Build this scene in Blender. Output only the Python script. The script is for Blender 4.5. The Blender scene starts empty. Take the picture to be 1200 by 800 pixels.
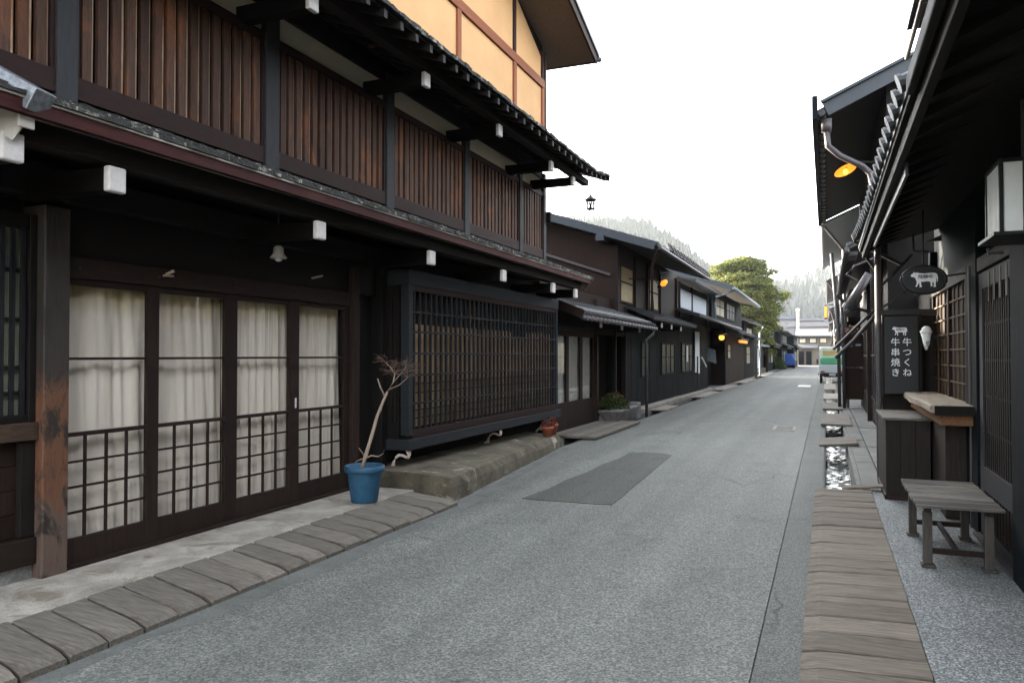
import bpy, math, random
from mathutils import Vector, Matrix
random.seed(7)
R = math.radians
sc = bpy.context.scene
col = sc.collection

# ------------------------------------------------------------------ camera
cam_d = bpy.data.cameras.new('camera'); cam = bpy.data.objects.new('camera', cam_d); col.objects.link(cam)
sc.camera = cam
cam_d.sensor_width = 36; cam_d.lens = 27.0; cam_d.clip_start = 0.05; cam_d.clip_end = 5000
cam.location = (0, 0, 1.6)
cam.rotation_euler = (R(90) + math.atan(16/900), 0, math.atan(368/900))
# ------------------------------------------------------------------ light
SUN_AZ, SUN_EL = -60.0, 12.0       # degrees from +Y (the street), clockwise positive
w = bpy.data.worlds.new("World"); sc.world = w; w.use_nodes = True
nt = w.node_tree; sky = nt.nodes.new('ShaderNodeTexSky'); sky.sky_type = 'NISHITA'; sky.sun_disc = False
sky.sun_elevation = R(SUN_EL); sky.sun_rotation = R(SUN_AZ); sky.air_density = 1.0; sky.dust_density = 3.0; sky.ozone_density = 1.2
hs_ = nt.nodes.new('ShaderNodeHueSaturation'); hs_.inputs['Saturation'].default_value = .30   # thin high cloud takes the blue out of the sky
nt.links.new(sky.outputs[0], hs_.inputs['Color']); nt.links.new(hs_.outputs[0], nt.nodes['Background'].inputs[0]); nt.nodes['Background'].inputs[1].default_value = 0.15
sun_d = bpy.data.lights.new('sun', 'SUN'); sun_d.energy = 3.6; sun_d.angle = R(0.6); sun_d.color = (1, .86, .66)
sun = bpy.data.objects.new('sun', sun_d); col.objects.link(sun)
sv = Vector((math.sin(R(SUN_AZ))*math.cos(R(SUN_EL)), math.cos(R(SUN_AZ))*math.cos(R(SUN_EL)), math.sin(R(SUN_EL))))
sun.rotation_euler = sv.to_track_quat('Z', 'Y').to_euler()
vs = sc.view_settings; vs.view_transform = 'Standard'; vs.look = 'None'; vs.gamma = 1; vs.use_curve_mapping = False
vs.exposure = 3.87
cy = sc.cycles
cy.use_denoising = True; cy.max_bounces = 6; cy.diffuse_bounces = 4; cy.transparent_max_bounces = 12; cy.volume_bounces = 1
cy.caustics_reflective = False; cy.caustics_refractive = False

# ------------------------------------------------------------------ helpers
class MB:
    def __init__(s): s.v = []; s.f = []
    def add(s, vs, fs):
        n = len(s.v); s.v += [tuple(p) for p in vs]; s.f += [tuple(i+n for i in f) for f in fs]; return s
    def box(s, x0, x1, y0, y1, z0, z1):
        return s.add([(x0,y0,z0),(x1,y0,z0),(x1,y1,z0),(x0,y1,z0),(x0,y0,z1),(x1,y0,z1),(x1,y1,z1),(x0,y1,z1)],
            [(0,3,2,1),(4,5,6,7),(0,1,5,4),(1,2,6,5),(2,3,7,6),(3,0,4,7)])
    def hexa(s, b, t):   # bottom 4 and top 4 points
        return s.add(list(b)+list(t), [(0,3,2,1),(4,5,6,7),(0,1,5,4),(1,2,6,5),(2,3,7,6),(3,0,4,7)])
    def prism_y(s, poly, y0, y1):   # poly in (x,z)
        n = len(poly); vs = [(x,y0,z) for x,z in poly]+[(x,y1,z) for x,z in poly]
        return s.add(vs, [tuple(range(n))[::-1], tuple(range(n,2*n))]+[(i,(i+1)%n,n+(i+1)%n,n+i) for i in range(n)])
    def prism_x(s, poly, x0, x1):   # poly in (y,z)
        n = len(poly); vs = [(x0,y,z) for y,z in poly]+[(x1,y,z) for y,z in poly]
        return s.add(vs, [tuple(range(n)), tuple(range(n,2*n))[::-1]]+[(i,n+i,n+(i+1)%n,(i+1)%n) for i in range(n)])
    def prism_z(s, poly, z0, z1):   # poly in (x,y)
        n = len(poly); vs = [(x,y,z0) for x,y in poly]+[(x,y,z1) for x,y in poly]
        return s.add(vs, [tuple(range(n))[::-1], tuple(range(n,2*n))]+[(i,(i+1)%n,n+(i+1)%n,n+i) for i in range(n)])
    def bar(s, p, q, w, h=None, up=(0,0,1)):
        h = h or w; p = Vector(p); q = Vector(q); d = (q-p).normalized(); u = Vector(up)
        if abs(d.dot(u)) > .98: u = Vector((1,0,0))
        a = d.cross(u).normalized()*w/2; b = a.cross(d).normalized()*h/2
        P = [p-a-b,p+a-b,p+a+b,p-a+b]; Q = [q-a-b,q+a-b,q+a+b,q-a+b]
        return s.add(P+Q, [(0,3,2,1),(4,5,6,7),(0,1,5,4),(1,2,6,5),(2,3,7,6),(3,0,4,7)])
    def tube(s, path, r, n=8, r2=None):
        path = [Vector(p) for p in path]; m = len(path); rings = []
        for i, p in enumerate(path):
            d = (path[min(i+1,m-1)]-path[max(i-1,0)]).normalized()
            u = Vector((0,0,1)) if abs(d.z) < .9 else Vector((1,0,0))
            a = d.cross(u).normalized(); b = a.cross(d)
            rr = r if r2 is None else r+(r2-r)*i/(m-1)
            if isinstance(r, (list,tuple)): rr = r[i]
            rings += [p+a*rr*math.cos(2*math.pi*k/n)+b*rr*math.sin(2*math.pi*k/n) for k in range(n)]
        fs = []
        for i in range(m-1):
            for k in range(n): fs.append((i*n+k,i*n+(k+1)%n,(i+1)*n+(k+1)%n,(i+1)*n+k))
        fs.append(tuple(range(n))[::-1]); fs.append(tuple((m-1)*n+k for k in range(n)))
        return s.add(rings, fs)
    def lathe(s, c, prof, n=24, axis='z'):   # prof [(r,h)]
        vs = []
        for r_, h in prof:
            for k in range(n):
                a = 2*math.pi*k/n; p = (r_*math.cos(a), r_*math.sin(a), h)
                if axis == 'x': p = (p[2], p[0], p[1])
                if axis == 'y': p = (p[0], p[2], p[1])
                vs.append((c[0]+p[0], c[1]+p[1], c[2]+p[2]))
        fs = [(i*n+k,i*n+(k+1)%n,(i+1)*n+(k+1)%n,(i+1)*n+k) for i in range(len(prof)-1) for k in range(n)]
        fs.append(tuple(range(n))[::-1]); fs.append(tuple((len(prof)-1)*n+k for k in range(n)))
        return s.add(vs, fs)

def build(name, mb, mat, parent=None, smooth=False, bevel=0, origin=None):
    me = bpy.data.meshes.new(name)
    o = bpy.data.objects.new(name, me); col.objects.link(o)
    off = Vector((0,0,0))
    if parent is not None:
        o.parent = parent; off = wloc(parent)
    elif origin is not None:
        off = Vector(origin); o.location = off
    me.from_pydata([tuple(Vector(p)-off) for p in mb.v], [], mb.f); me.update()
    if mat: me.materials.append(M[mat] if isinstance(mat, str) else mat)
    if smooth:
        for p in me.polygons: p.use_smooth = True
    if bevel:
        b = o.modifiers.new('bevel', 'BEVEL'); b.width = bevel; b.segments = 2; b.limit_method = 'ANGLE'; b.angle_limit = R(40)
    return o
def wloc(o):
    p = Vector((0,0,0))
    while o is not None: p += o.location; o = o.parent
    return p
def tag(o, label=None, cat=None, group=None, kind=None):
    if label: o['label'] = label
    if cat: o['category'] = cat
    if group: o['group'] = group
    if kind: o['kind'] = kind
    return o
def empty(name, loc, label, cat, group=None):
    o = bpy.data.objects.new(name, None); col.objects.link(o); o.location = loc; o.empty_display_size = .2
    return tag(o, label, cat, group)
def kids(o): return [c for c in bpy.data.objects if c.parent == o]
def copy_tree(o, parent=None):
    c = o.copy(); col.objects.link(c)
    if parent: c.parent = parent
    for ch in kids(o): copy_tree(ch, c)
    return c
def jit(a): return random.uniform(-a, a)
def lerp_(v, pts):
    for (a, p), (b, q) in zip(pts, pts[1:]):
        if v <= b: return p+(q-p)*max(0, v-a)/(b-a)
    return pts[-1][1]

# ------------------------------------------------------------------ materials
M = {}
def newmat(name):
    m = bpy.data.materials.new(name); m.use_nodes = True; M[name] = m
    n = m.node_tree; return m, n, n.nodes['Principled BSDF'], n.links
def coords(n, L, scale, rot=None):
    tc = n.nodes.new('ShaderNodeTexCoord'); mp = n.nodes.new('ShaderNodeMapping'); L.new(tc.outputs['Object'], mp.inputs[0])
    mp.inputs['Scale'].default_value = scale
    if rot: mp.inputs['Rotation'].default_value = rot
    return mp
def noise(n, L, vec, scale, detail=5, rough=.6, dist=0):
    t = n.nodes.new('ShaderNodeTexNoise'); t.inputs['Scale'].default_value = scale; t.inputs['Detail'].default_value = detail
    t.inputs['Roughness'].default_value = rough; t.inputs['Distortion'].default_value = dist
    if vec: L.new(vec.outputs[0], t.inputs['Vector'])
    return t
def ramp(n, L, src, stops):
    r = n.nodes.new('ShaderNodeValToRGB'); L.new(src, r.inputs[0]); e = r.color_ramp.elements
    while len(e) < len(stops): e.new(.5)
    for i, (p, c) in enumerate(stops):
        e[i].position = p; e[i].color = (c, c, c, 1) if not isinstance(c, (tuple, list)) else (*c, 1)
    return r
def mix(n, L, fac, a, b, mode='MIX'):
    x = n.nodes.new('ShaderNodeMix'); x.data_type = 'RGBA'; x.blend_type = mode
    for i, v in ((0, fac), (6, a), (7, b)):
        if hasattr(v, 'links') or hasattr(v, 'is_output'): L.new(v, x.inputs[i])
        elif isinstance(v, (tuple, list)): x.inputs[i].default_value = (*v, 1)
        else: x.inputs[i].default_value = v
    return x.outputs[2]
def bump(n, L, bs, h, strength, dist=.01):
    b = n.nodes.new('ShaderNodeBump'); b.inputs['Strength'].default_value = strength; b.inputs['Distance'].default_value = dist
    L.new(h, b.inputs['Height']); L.new(b.outputs[0], bs.inputs['Normal'])
def island(n): 
    return n.nodes.new('ShaderNodeNewGeometry').outputs['Random Per Island']

def wood(name, c1, c2, axis='z', c3=None, var=.35, rough=.65, bmp=.5, patch=.55, fine=60, spec=.18, con=0):
    m, n, bs, L = newmat(name)
    s = [1,1,1]; s['xyz'.index(axis)] = .06
    mp0 = coords(n, L, s)      # each board gets its own piece of grain
    oi = n.nodes.new('ShaderNodeObjectInfo'); sm_ = n.nodes.new('ShaderNodeMath'); sm_.operation = 'ADD'; L.new(oi.outputs['Random'], sm_.inputs[0]); L.new(island(n), sm_.inputs[1])
    mp = n.nodes.new('ShaderNodeVectorMath'); mp.operation = 'MULTIPLY_ADD'; L.new(sm_.outputs[0], mp.inputs[0]); mp.inputs[1].default_value = (3.1,5.3,4.7); L.new(mp0.outputs[0], mp.inputs[2])
    g = noise(n, L, mp, fine, 6, .7)
    r = ramp(n, L, g.outputs[0], [(.3+con, c1), (.72-con, c2)])
    out = r.outputs[0]
    if c3:
        mp2 = coords(n, L, [1,1,1] if axis == 'n' else [1 if a != axis else .35 for a in 'xyz'])
        p = noise(n, L, mp2, 3.2, 6, .7, .5)
        pr = ramp(n, L, p.outputs[0], [(patch-.06, 0), (patch+.1, 1)])
        out = mix(n, L, pr.outputs[0], out, mix(n, L, g.outputs[0], tuple(x*.6 for x in c3), c3))
    rn_ = n.nodes.new('ShaderNodeMath'); rn_.operation = 'FRACT'; L.new(sm_.outputs[0], rn_.inputs[0]); ri = ramp(n, L, rn_.outputs[0], [(0, 1-var), (1, 1+var*.6)])
    out = mix(n, L, 1.0, out, ri.outputs[0], 'MULTIPLY')
    L.new(out, bs.inputs['Base Color'])
    rr = ramp(n, L, g.outputs[0], [(.2, rough-.12), (.8, min(1, rough+.15))]); L.new(rr.outputs[0], bs.inputs['Roughness'])
    bs.inputs['Specular IOR Level'].default_value = spec
    bump(n, L, bs, g.outputs[0], bmp, .004)
    return m
def stone(name, c1, c2, scale=4, fine=60, rough=.85, bmp=.5, c3=None, bd=.006, var=0, patch=.55):
    m, n, bs, L = newmat(name)
    mp = coords(n, L, (1,1,1))
    a = noise(n, L, mp, scale, 8, .65, .3); b = noise(n, L, mp, fine, 3, .7)
    r = ramp(n, L, a.outputs[0], [(.3, c1), (.7, c2)])
    r2 = ramp(n, L, b.outputs[0], [(.25, .62), (.75, 1.3)])
    out = mix(n, L, 1.0, r.outputs[0], r2.outputs[0], 'MULTIPLY')
    if c3:
        p = noise(n, L, mp, scale*.6, 7, .7, 1.2); pr = ramp(n, L, p.outputs[0], [(patch-.03, 0), (patch+.07, 1)])
        out = mix(n, L, pr.outputs[0], out, c3)
    if var:
        ri = ramp(n, L, island(n), [(0, 1-var), (1, 1+var)]); out = mix(n, L, 1.0, out, ri.outputs[0], 'MULTIPLY')
    L.new(out, bs.inputs['Base Color']); bs.inputs['Roughness'].default_value = rough
    ad = n.nodes.new('ShaderNodeMath'); ad.operation = 'ADD'; L.new(a.outputs[0], ad.inputs[0]); L.new(b.outputs[0], ad.inputs[1])
    bump(n, L, bs, ad.outputs[0], bmp, bd)
    return m
def plain(name, c, rough=.6, metal=0, emit=0, spec=.4, var=.15, scale=8, bmp=.15):
    m, n, bs, L = newmat(name)
    a = noise(n, L, coords(n, L, (1,1,1)), scale, 6, .7)
    r = ramp(n, L, a.outputs[0], [(.25, tuple(x*(1-var) for x in c)), (.75, tuple(min(1,x*(1+var)) for x in c))])
    L.new(r.outputs[0], bs.inputs['Base Color']); bs.inputs['Roughness'].default_value = rough; bs.inputs['Metallic'].default_value = metal
    bs.inputs['Specular IOR Level'].default_value = spec
    if bmp: bump(n, L, bs, a.outputs[0], bmp, .004)
    if emit:
        bs.inputs['Emission Color'].default_value = (*c, 1); bs.inputs['Emission Strength'].default_value = emit
    return m

wood('wood_black', (.0048,.0038,.0034), (.017,.0128,.0110), 'z')
wood('wood_black_y', (.0048,.0038,.0034), (.017,.0128,.0110), 'y')
wood('wood_slate', (.013,.0145,.017), (.030,.0325,.036), 'y', var=.1)
wood('wood_slate_z', (.020,.021,.023), (.046,.046,.049), 'z', (.12,.045,.02), var=.1, patch=.74)
wood('wood_umber', (.010,.0058,.0046), (.034,.019,.0145), 'z', (.07,.034,.02), var=.25, patch=.66)
wood('wood_umber_y', (.010,.0058,.0046), (.034,.019,.0145), 'y', (.07,.034,.02), var=.25, patch=.68)
wood('slat_red', (.032,.017,.012), (.105,.055,.038), 'z', (.20,.075,.032), var=.4, patch=.57)
wood('slat_pale', (.22,.13,.075), (.60,.45,.31), 'z', (.24,.07,.022), var=.5, patch=.58, fine=45)
wood('rail_red', (.012,.006,.005), (.036,.015,.013), 'y', var=.15)
wood('fascia_red', (.02,.006,.006), (.065,.014,.012), 'y', (.10,.035,.022), var=.1, patch=.6)
wood('timber_orange', (.12,.035,.015), (.26,.085,.035), 'y', var=.1)
wood('timber_orange_z', (.12,.035,.015), (.26,.085,.035), 'z', var=.1)
wood('bay_slat', (.007,.007,.008), (.022,.021,.023), 'z', (.07,.04,.025), var=.25, patch=.62)
wood('blind_brown', (.13,.072,.038), (.34,.21,.12), 'z', (.42,.31,.19), var=.3, patch=.55)
wood('plank_grey', (.10,.088,.073), (.24,.212,.178), 'x', (.12,.09,.066), var=.22, rough=.8, bmp=.6, patch=.57, fine=60, con=.03)
wood('plank_tan', (.10,.083,.066), (.25,.213,.17), 'x', (.12,.092,.068), var=.24, rough=.8, bmp=.5, patch=.56, fine=60, con=.03)
wood('bench_grey', (.06,.056,.05), (.26,.24,.205), 'x', (.08,.07,.062), var=.3, rough=.8, bmp=.8, patch=.5)
wood('bench_leg', (.03,.027,.024), (.085,.075,.065), 'z', var=.15)
wood('counter_pale', (.20,.165,.12), (.40,.35,.28), 'y', (.10,.07,.05), var=.05, rough=.6, patch=.6, fine=30)
wood('counter_skirt', (.12,.055,.028), (.22,.11,.055), 'y', var=.1)
wood('box_brown', (.012,.009,.0075), (.034,.025,.021), 'z', (.07,.06,.05), var=.2, patch=.72)
wood('charred', (.0035,.0055,.007), (.010,.0135,.0165), 'z', var=.3, spec=.07)
wood('soffit', (.005,.005,.005), (.018,.015,.013), 'x', (.04,.033,.027), var=.45, patch=.6)
wood('house_brown', (.010,.005,.0035), (.030,.015,.010), 'z', (.09,.032,.014), var=.25, patch=.68)
wood('twig', (.22,.16,.12), (.42,.33,.26), 'z', rough=.7)
wood('twig_red', (.09,.055,.04), (.18,.115,.085), 'z', rough=.7)
stone('concrete', (.20,.175,.14), (.47,.43,.37), 3.6, 90, .9, .5, (.20,.165,.125), patch=.555)
stone('concrete_dark', (.10,.10,.09), (.18,.178,.165), 2.5, 80, .9, .4, (.06,.055,.048), patch=.6)
stone('plinth_stone', (.045,.036,.023), (.16,.135,.092), 3, 50, .95, .9, (.36,.32,.25), .012, patch=.60)
stone('rough_stone', (.12,.115,.11), (.26,.25,.24), 6, 60, .9, .9)
stone('tile', (.010,.011,.013), (.032,.034,.040), 5, 50, .42, .4, var=.4)
stone('shingle', (.012,.012,.011), (.055,.052,.046), 9, 70, .95, 1.0, (.42,.41,.35), .02, var=.3, patch=.575)
plain('cap_white', (.60,.56,.53), .6, var=.16, scale=22)
plain('pale_strip', (.42,.38,.33), .7)
plain('plaster_cream', (.60,.54,.41), .9, var=.12, scale=2)
plain('plaster_amber', (.46,.265,.12), .85, var=.1, scale=1.5)
plain('plaster_white', (.50,.52,.55), .8, var=.05)
plain('curtain_far', (.42,.42,.39), .9, var=.15)
plain('dark_iron', (.02,.021,.022), .5, .3)
plain('iron_white', (.60,.48,.42), .6, var=.3, scale=30)
plain('pipe_grey', (.075,.068,.072), .45, .2)
plain('pipe_dark', (.02,.018,.019), .5, .1)
plain('gutter_pale', (.20,.24,.27), .45, .2)
plain('barge_blue', (.03,.036,.045), .5, var=.15)
plain('pot_blue', (.022,.082,.15), .55, var=.35, scale=9)
plain('pot_terra', (.36,.10,.055), .8)
plain('soil', (.06,.045,.03), .95, scale=60, bmp=1)
plain('sign_black', (.008,.009,.011), .4)
plain('sign_white', (.86,.87,.88), .6, var=.03)
plain('paper', (.82,.84,.83), .8, var=.05)
plain('white_paint', (.50,.56,.58), .35, var=.05)
plain('tarp_green', (.05,.22,.12), .7)
plain('tail_red', (.5,.02,.02), .3)
plain('rubber', (.015,.015,.016), .8)
plain('glass_dark', (.006,.007,.008), .32, spec=.14, bmp=0)
plain('window_warm', (.42,.31,.13), .5, var=.25, scale=3)
plain('window_pale', (.52,.46,.34), .6, var=.12, scale=2)
plain('lamp_orange', (1.0,.27,.02), .5, emit=.11, bmp=0)
plain('lamp_yellow', (1.0,.42,.06), .5, emit=.17, bmp=0)
plain('copper_silver', (.2,.21,.23), .35, .6, var=.6, scale=25, bmp=.6)
plain('blue_cloth', (.035,.085,.30), .8, var=.3)
plain('plant_green', (.035,.07,.02), .6, var=.4)
plain('plant_red', (.16,.03,.03), .6, var=.4)
plain('beige_wall', (.12,.098,.078), .85)
plain('far_white', (.17,.162,.172), .8, var=.05)
plain('far_grey', (.11,.12,.14), .7)
plain('hedge', (.05,.075,.03), .8, var=.4)

def m_glass():
    m, n, bs, L = newmat('glass_pane')
    tr = n.nodes.new('ShaderNodeBsdfTransparent'); gl = n.nodes.new('ShaderNodeBsdfGlossy'); gl.inputs['Roughness'].default_value = .03
    tr.inputs[0].default_value = (.97,.96,.95,1)
    fr = n.nodes.new('ShaderNodeFresnel'); ge = n.nodes.new('ShaderNodeNewGeometry'); ma = n.nodes.new('ShaderNodeMath'); ma.operation = 'MULTIPLY_ADD'; L.new(ge.outputs['Backfacing'], ma.inputs[0]); ma.inputs[1].default_value = 1/1.45-1.45; ma.inputs[2].default_value = 1.45; L.new(ma.outputs[0], fr.inputs[0]); mx = n.nodes.new('ShaderNodeMixShader')
    L.new(fr.outputs[0], mx.inputs[0]); L.new(tr.outputs[0], mx.inputs[1]); L.new(gl.outputs[0], mx.inputs[2])
    L.new(mx.outputs[0], n.nodes['Material Output'].inputs[0])
m_glass()
def m_curtain():
    m, n, bs, L = newmat('curtain')
    mp = coords(n, L, (1,1,.15)); a = noise(n, L, mp, 9, 4)
    r = ramp(n, L, a.outputs[0], [(.3, (.82,.745,.645)), (.7, (.91,.85,.765))])
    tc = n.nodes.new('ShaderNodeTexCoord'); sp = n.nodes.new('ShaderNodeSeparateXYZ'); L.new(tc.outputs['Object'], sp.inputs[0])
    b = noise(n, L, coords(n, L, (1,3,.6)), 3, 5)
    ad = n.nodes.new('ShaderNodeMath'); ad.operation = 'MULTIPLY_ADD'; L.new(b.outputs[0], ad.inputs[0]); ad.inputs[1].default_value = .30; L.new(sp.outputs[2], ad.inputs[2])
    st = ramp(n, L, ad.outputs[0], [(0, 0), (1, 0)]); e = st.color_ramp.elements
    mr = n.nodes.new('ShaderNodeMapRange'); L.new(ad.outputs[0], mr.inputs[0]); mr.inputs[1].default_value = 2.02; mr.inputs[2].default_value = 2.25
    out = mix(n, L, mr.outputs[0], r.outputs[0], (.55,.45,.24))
    L.new(out, bs.inputs['Base Color']); bs.inputs['Roughness'].default_value = .9; bs.inputs['Specular IOR Level'].default_value = .1
    fn = noise(n, L, coords(n, L, (1,1,1)), 400, 2); bump(n, L, bs, fn.outputs[0], .2, .001)
m_curtain()
def m_worn():
    m, n, bs, L = newmat('post_worn')
    g = noise(n, L, coords(n, L, (1,1,.08)), 55, 6, .7)
    tc = n.nodes.new('ShaderNodeTexCoord'); sp = n.nodes.new('ShaderNodeSeparateXYZ'); L.new(tc.outputs['Object'], sp.inputs[0])
    b = noise(n, L, coords(n, L, (1.5,1.5,.8)), 5, 7, .7, .6)
    ad = n.nodes.new('ShaderNodeMath'); ad.operation = 'MULTIPLY_ADD'; L.new(b.outputs[0], ad.inputs[0]); ad.inputs[1].default_value = 1.1; L.new(sp.outputs[2], ad.inputs[2])
    def mr(a0, a1, o0=0, o1=1):
        q = n.nodes.new('ShaderNodeMapRange'); L.new(ad.outputs[0], q.inputs[0])
        for i, v in enumerate((a0, a1, o0, o1)): q.inputs[1+i].default_value = v
        return q.outputs[0]
    org = mix(n, L, g.outputs[0], (.05,.021,.011), (.21,.088,.042))
    dk = mix(n, L, g.outputs[0], (.012,.009,.008), (.05,.036,.03))
    base = mix(n, L, g.outputs[0], (.05,.03,.022), (.15,.10,.075))
    c = mix(n, L, mr(1.08, 1.2), base, org); c = mix(n, L, mr(1.9, 2.05), c, dk)
    dirt = ramp(n, L, b.outputs[0], [(.40, 1), (.49, 0)])
    c = mix(n, L, dirt.outputs[0], c, (.02,.014,.011))
    L.new(c, bs.inputs['Base Color']); bs.inputs['Roughness'].default_value = .6; bump(n, L, bs, g.outputs[0], .7, .005)
m_worn()
def m_asphalt(name='asphalt', mul=(1,1,1), sc_=88):
    m, n, bs, L = newmat(name)
    mp = coords(n, L, (1,1,1))
    v = n.nodes.new('ShaderNodeTexVoronoi'); v.inputs['Scale'].default_value = sc_; L.new(mp.outputs[0], v.inputs['Vector'])
    hs = ramp(n, L, v.outputs['Color'], [(.1, (.066,.072,.066)), (.55, (.128,.137,.127)), (.95, (.225,.232,.212))])
    a = noise(n, L, mp, .55, 7, .65, .4); r = ramp(n, L, a.outputs[0], [(.3, .80), (.7, 1.14)])
    mp2 = coords(n, L, (2.2,.18,1)); st = noise(n, L, mp2, 1.2, 4, .6); r3 = ramp(n, L, st.outputs[0], [(.3, .9), (.7, 1.1)])
    f = noise(n, L, mp, 240, 2, .6); r2 = ramp(n, L, f.outputs[0], [(.3, .72), (.7, 1.28)])
    o = mix(n, L, 1.0, hs.outputs[0], r.outputs[0], 'MULTIPLY'); o = mix(n, L, 1.0, o, r2.outputs[0], 'MULTIPLY'); o = mix(n, L, 1.0, o, r3.outputs[0], 'MULTIPLY')
    # darker worn and oily stains, long tyre bands
    sn = noise(n, L, mp, 1.7, 8, .72, .8); sr = ramp(n, L, sn.outputs[0], [(.54, 1), (.66, .78)]); o = mix(n, L, 1.0, o, sr.outputs[0], 'MULTIPLY')
    tb = noise(n, L, coords(n, L, (1.5,.035,1)), 1.3, 3, .5); tr_ = ramp(n, L, tb.outputs[0], [(.35, .88), (.65, 1.1)]); o = mix(n, L, 1.0, o, tr_.outputs[0], 'MULTIPLY')
    o = mix(n, L, 1.0, o, mul, 'MULTIPLY')
    # fine wandering cracks
    cv = n.nodes.new('ShaderNodeTexVoronoi'); cv.feature = 'DISTANCE_TO_EDGE'; cv.inputs['Scale'].default_value = .42
    dn = noise(n, L, mp, 3.0, 4, .6); vm = n.nodes.new('ShaderNodeVectorMath'); vm.operation = 'MULTIPLY_ADD'
    L.new(dn.outputs['Color'], vm.inputs[0]); vm.inputs[1].default_value = (.35,.35,.0); L.new(mp.outputs[0], vm.inputs[2]); L.new(vm.outputs[0], cv.inputs['Vector'])
    cm = noise(n, L, mp, .35, 2); cmr = ramp(n, L, cm.outputs[0], [(.52, 0), (.6, .7)])
    cr = ramp(n, L, cv.outputs['Distance'], [(.002, 1), (.007, 0)]); cf = mix(n, L, 1.0, cr.outputs[0], cmr.outputs[0], 'MULTIPLY')
    o = mix(n, L, cf, o, (.02,.022,.022))
    L.new(o, bs.inputs['Base Color']); rr = ramp(n, L, a.outputs[0], [(.3, .68), (.7, .85)]); L.new(rr.outputs[0], bs.inputs['Roughness'])
    bs.inputs['Specular IOR Level'].default_value = .35
    bump(n, L, bs, v.outputs['Distance'], .75, .006)
m_asphalt('asphalt', (1.14,1.10,1.07)); m_asphalt('asphalt_edge', (.97,.95,.92), 120); m_asphalt('asphalt_patch', (.56,.54,.49), 130)
def m_granite():
    m, n, bs, L = newmat('granite')
    mp = coords(n, L, (1,1,1)); v = n.nodes.new('ShaderNodeTexVoronoi'); v.inputs['Scale'].default_value = 115; L.new(mp.outputs[0], v.inputs['Vector'])
    hs = ramp(n, L, v.outputs['Color'], [(.1, (.04,.047,.047)), (.5, (.12,.13,.128)), (.95, (.38,.39,.38))])
    a = noise(n, L, mp, 1.3, 6, .6); r = ramp(n, L, a.outputs[0], [(.3, .72), (.7, 1.15)])
    o = mix(n, L, 1.0, hs.outputs[0], r.outputs[0], 'MULTIPLY'); L.new(o, bs.inputs['Base Color'])
    bs.inputs['Roughness'].default_value = .7; bump(n, L, bs, v.outputs['Distance'], .5, .004)
m_granite()
def m_water():
    m, n, bs, L = newmat('water'); bs.inputs['Base Color'].default_value = (.02,.024,.022,1); bs.inputs['Roughness'].default_value = .06
    a = noise(n, L, coords(n, L, (1,.8,1)), 30, 3, .55, 1.6); bump(n, L, bs, a.outputs[0], .4, .01); bs.inputs['Specular IOR Level'].default_value = .9
m_water()
def m_foliage(name, c1, c2, c3):
    m, n, bs, L = newmat(name)
    r = ramp(n, L, island(n), [(0, c1), (.6, c2), (1, c3)]); L.new(r.outputs[0], bs.inputs['Base Color'])
    bs.inputs['Roughness'].default_value = .7; bs.inputs['Specular IOR Level'].default_value = .2
    td = n.nodes.new('ShaderNodeBsdfTranslucent'); L.new(r.outputs[0], td.inputs[0]); ms = n.nodes.new('ShaderNodeMixShader'); ms.inputs[0].default_value = .45
    L.new(bs.outputs[0], ms.inputs[1]); L.new(td.outputs[0], ms.inputs[2]); L.new(ms.outputs[0], n.nodes['Material Output'].inputs[0])
m_foliage('pine_leaf', (.028,.045,.015), (.085,.105,.028), (.24,.225,.045))
m_foliage('bush_leaf', (.03,.05,.015), (.055,.09,.025), (.09,.10,.03))
m_foliage('red_leaf', (.06,.015,.012), (.16,.03,.03), (.20,.10,.05))
m_foliage('cedar', (.008,.016,.006), (.012,.022,.008), (.018,.027,.010))

# ================================================================== SETTING
# ground with open drain channels left and right
g = MB()
def rect(mb, x0, x1, y0, y1, z): mb.add([(x0,y0,z),(x1,y0,z),(x1,y1,z),(x0,y1,z)], [(0,1,2,3)])
LX0, LX1, LY0, LY1 = -4.62, -4.3, 12.6, 100
RX0, RX1, RY0, RY1 = -.02, .38, 9.72, 100
Z0 = -.01
xs = [-800, LX0, LX1, RX0, RX1, 700]; ys = [-60, RY0, LY0, 100, 1400]
for i in range(5):
    for j in range(4):
        if i == 1 and j == 2: continue
        if i == 3 and j in (1, 2): continue
        rect(g, xs[i], xs[i+1], ys[j], ys[j+1], Z0)
def chan(mb, x0, x1, y0, y1, d):
    mb.add([(x0,y0,Z0),(x0,y1,Z0),(x0,y1,-d),(x0,y0,-d),(x1,y0,Z0),(x1,y1,Z0),(x1,y1,-d),(x1,y0,-d)], [(0,3,2,1),(4,5,6,7),(3,7,6,2),(0,4,7,3),(1,2,6,5)])
chan(g, LX0, LX1, LY0, LY1, .45); chan(g, RX0, RX1, RY0, RY1, .55)
tag(build('ground', g, 'concrete_dark'), kind='structure')
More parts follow.
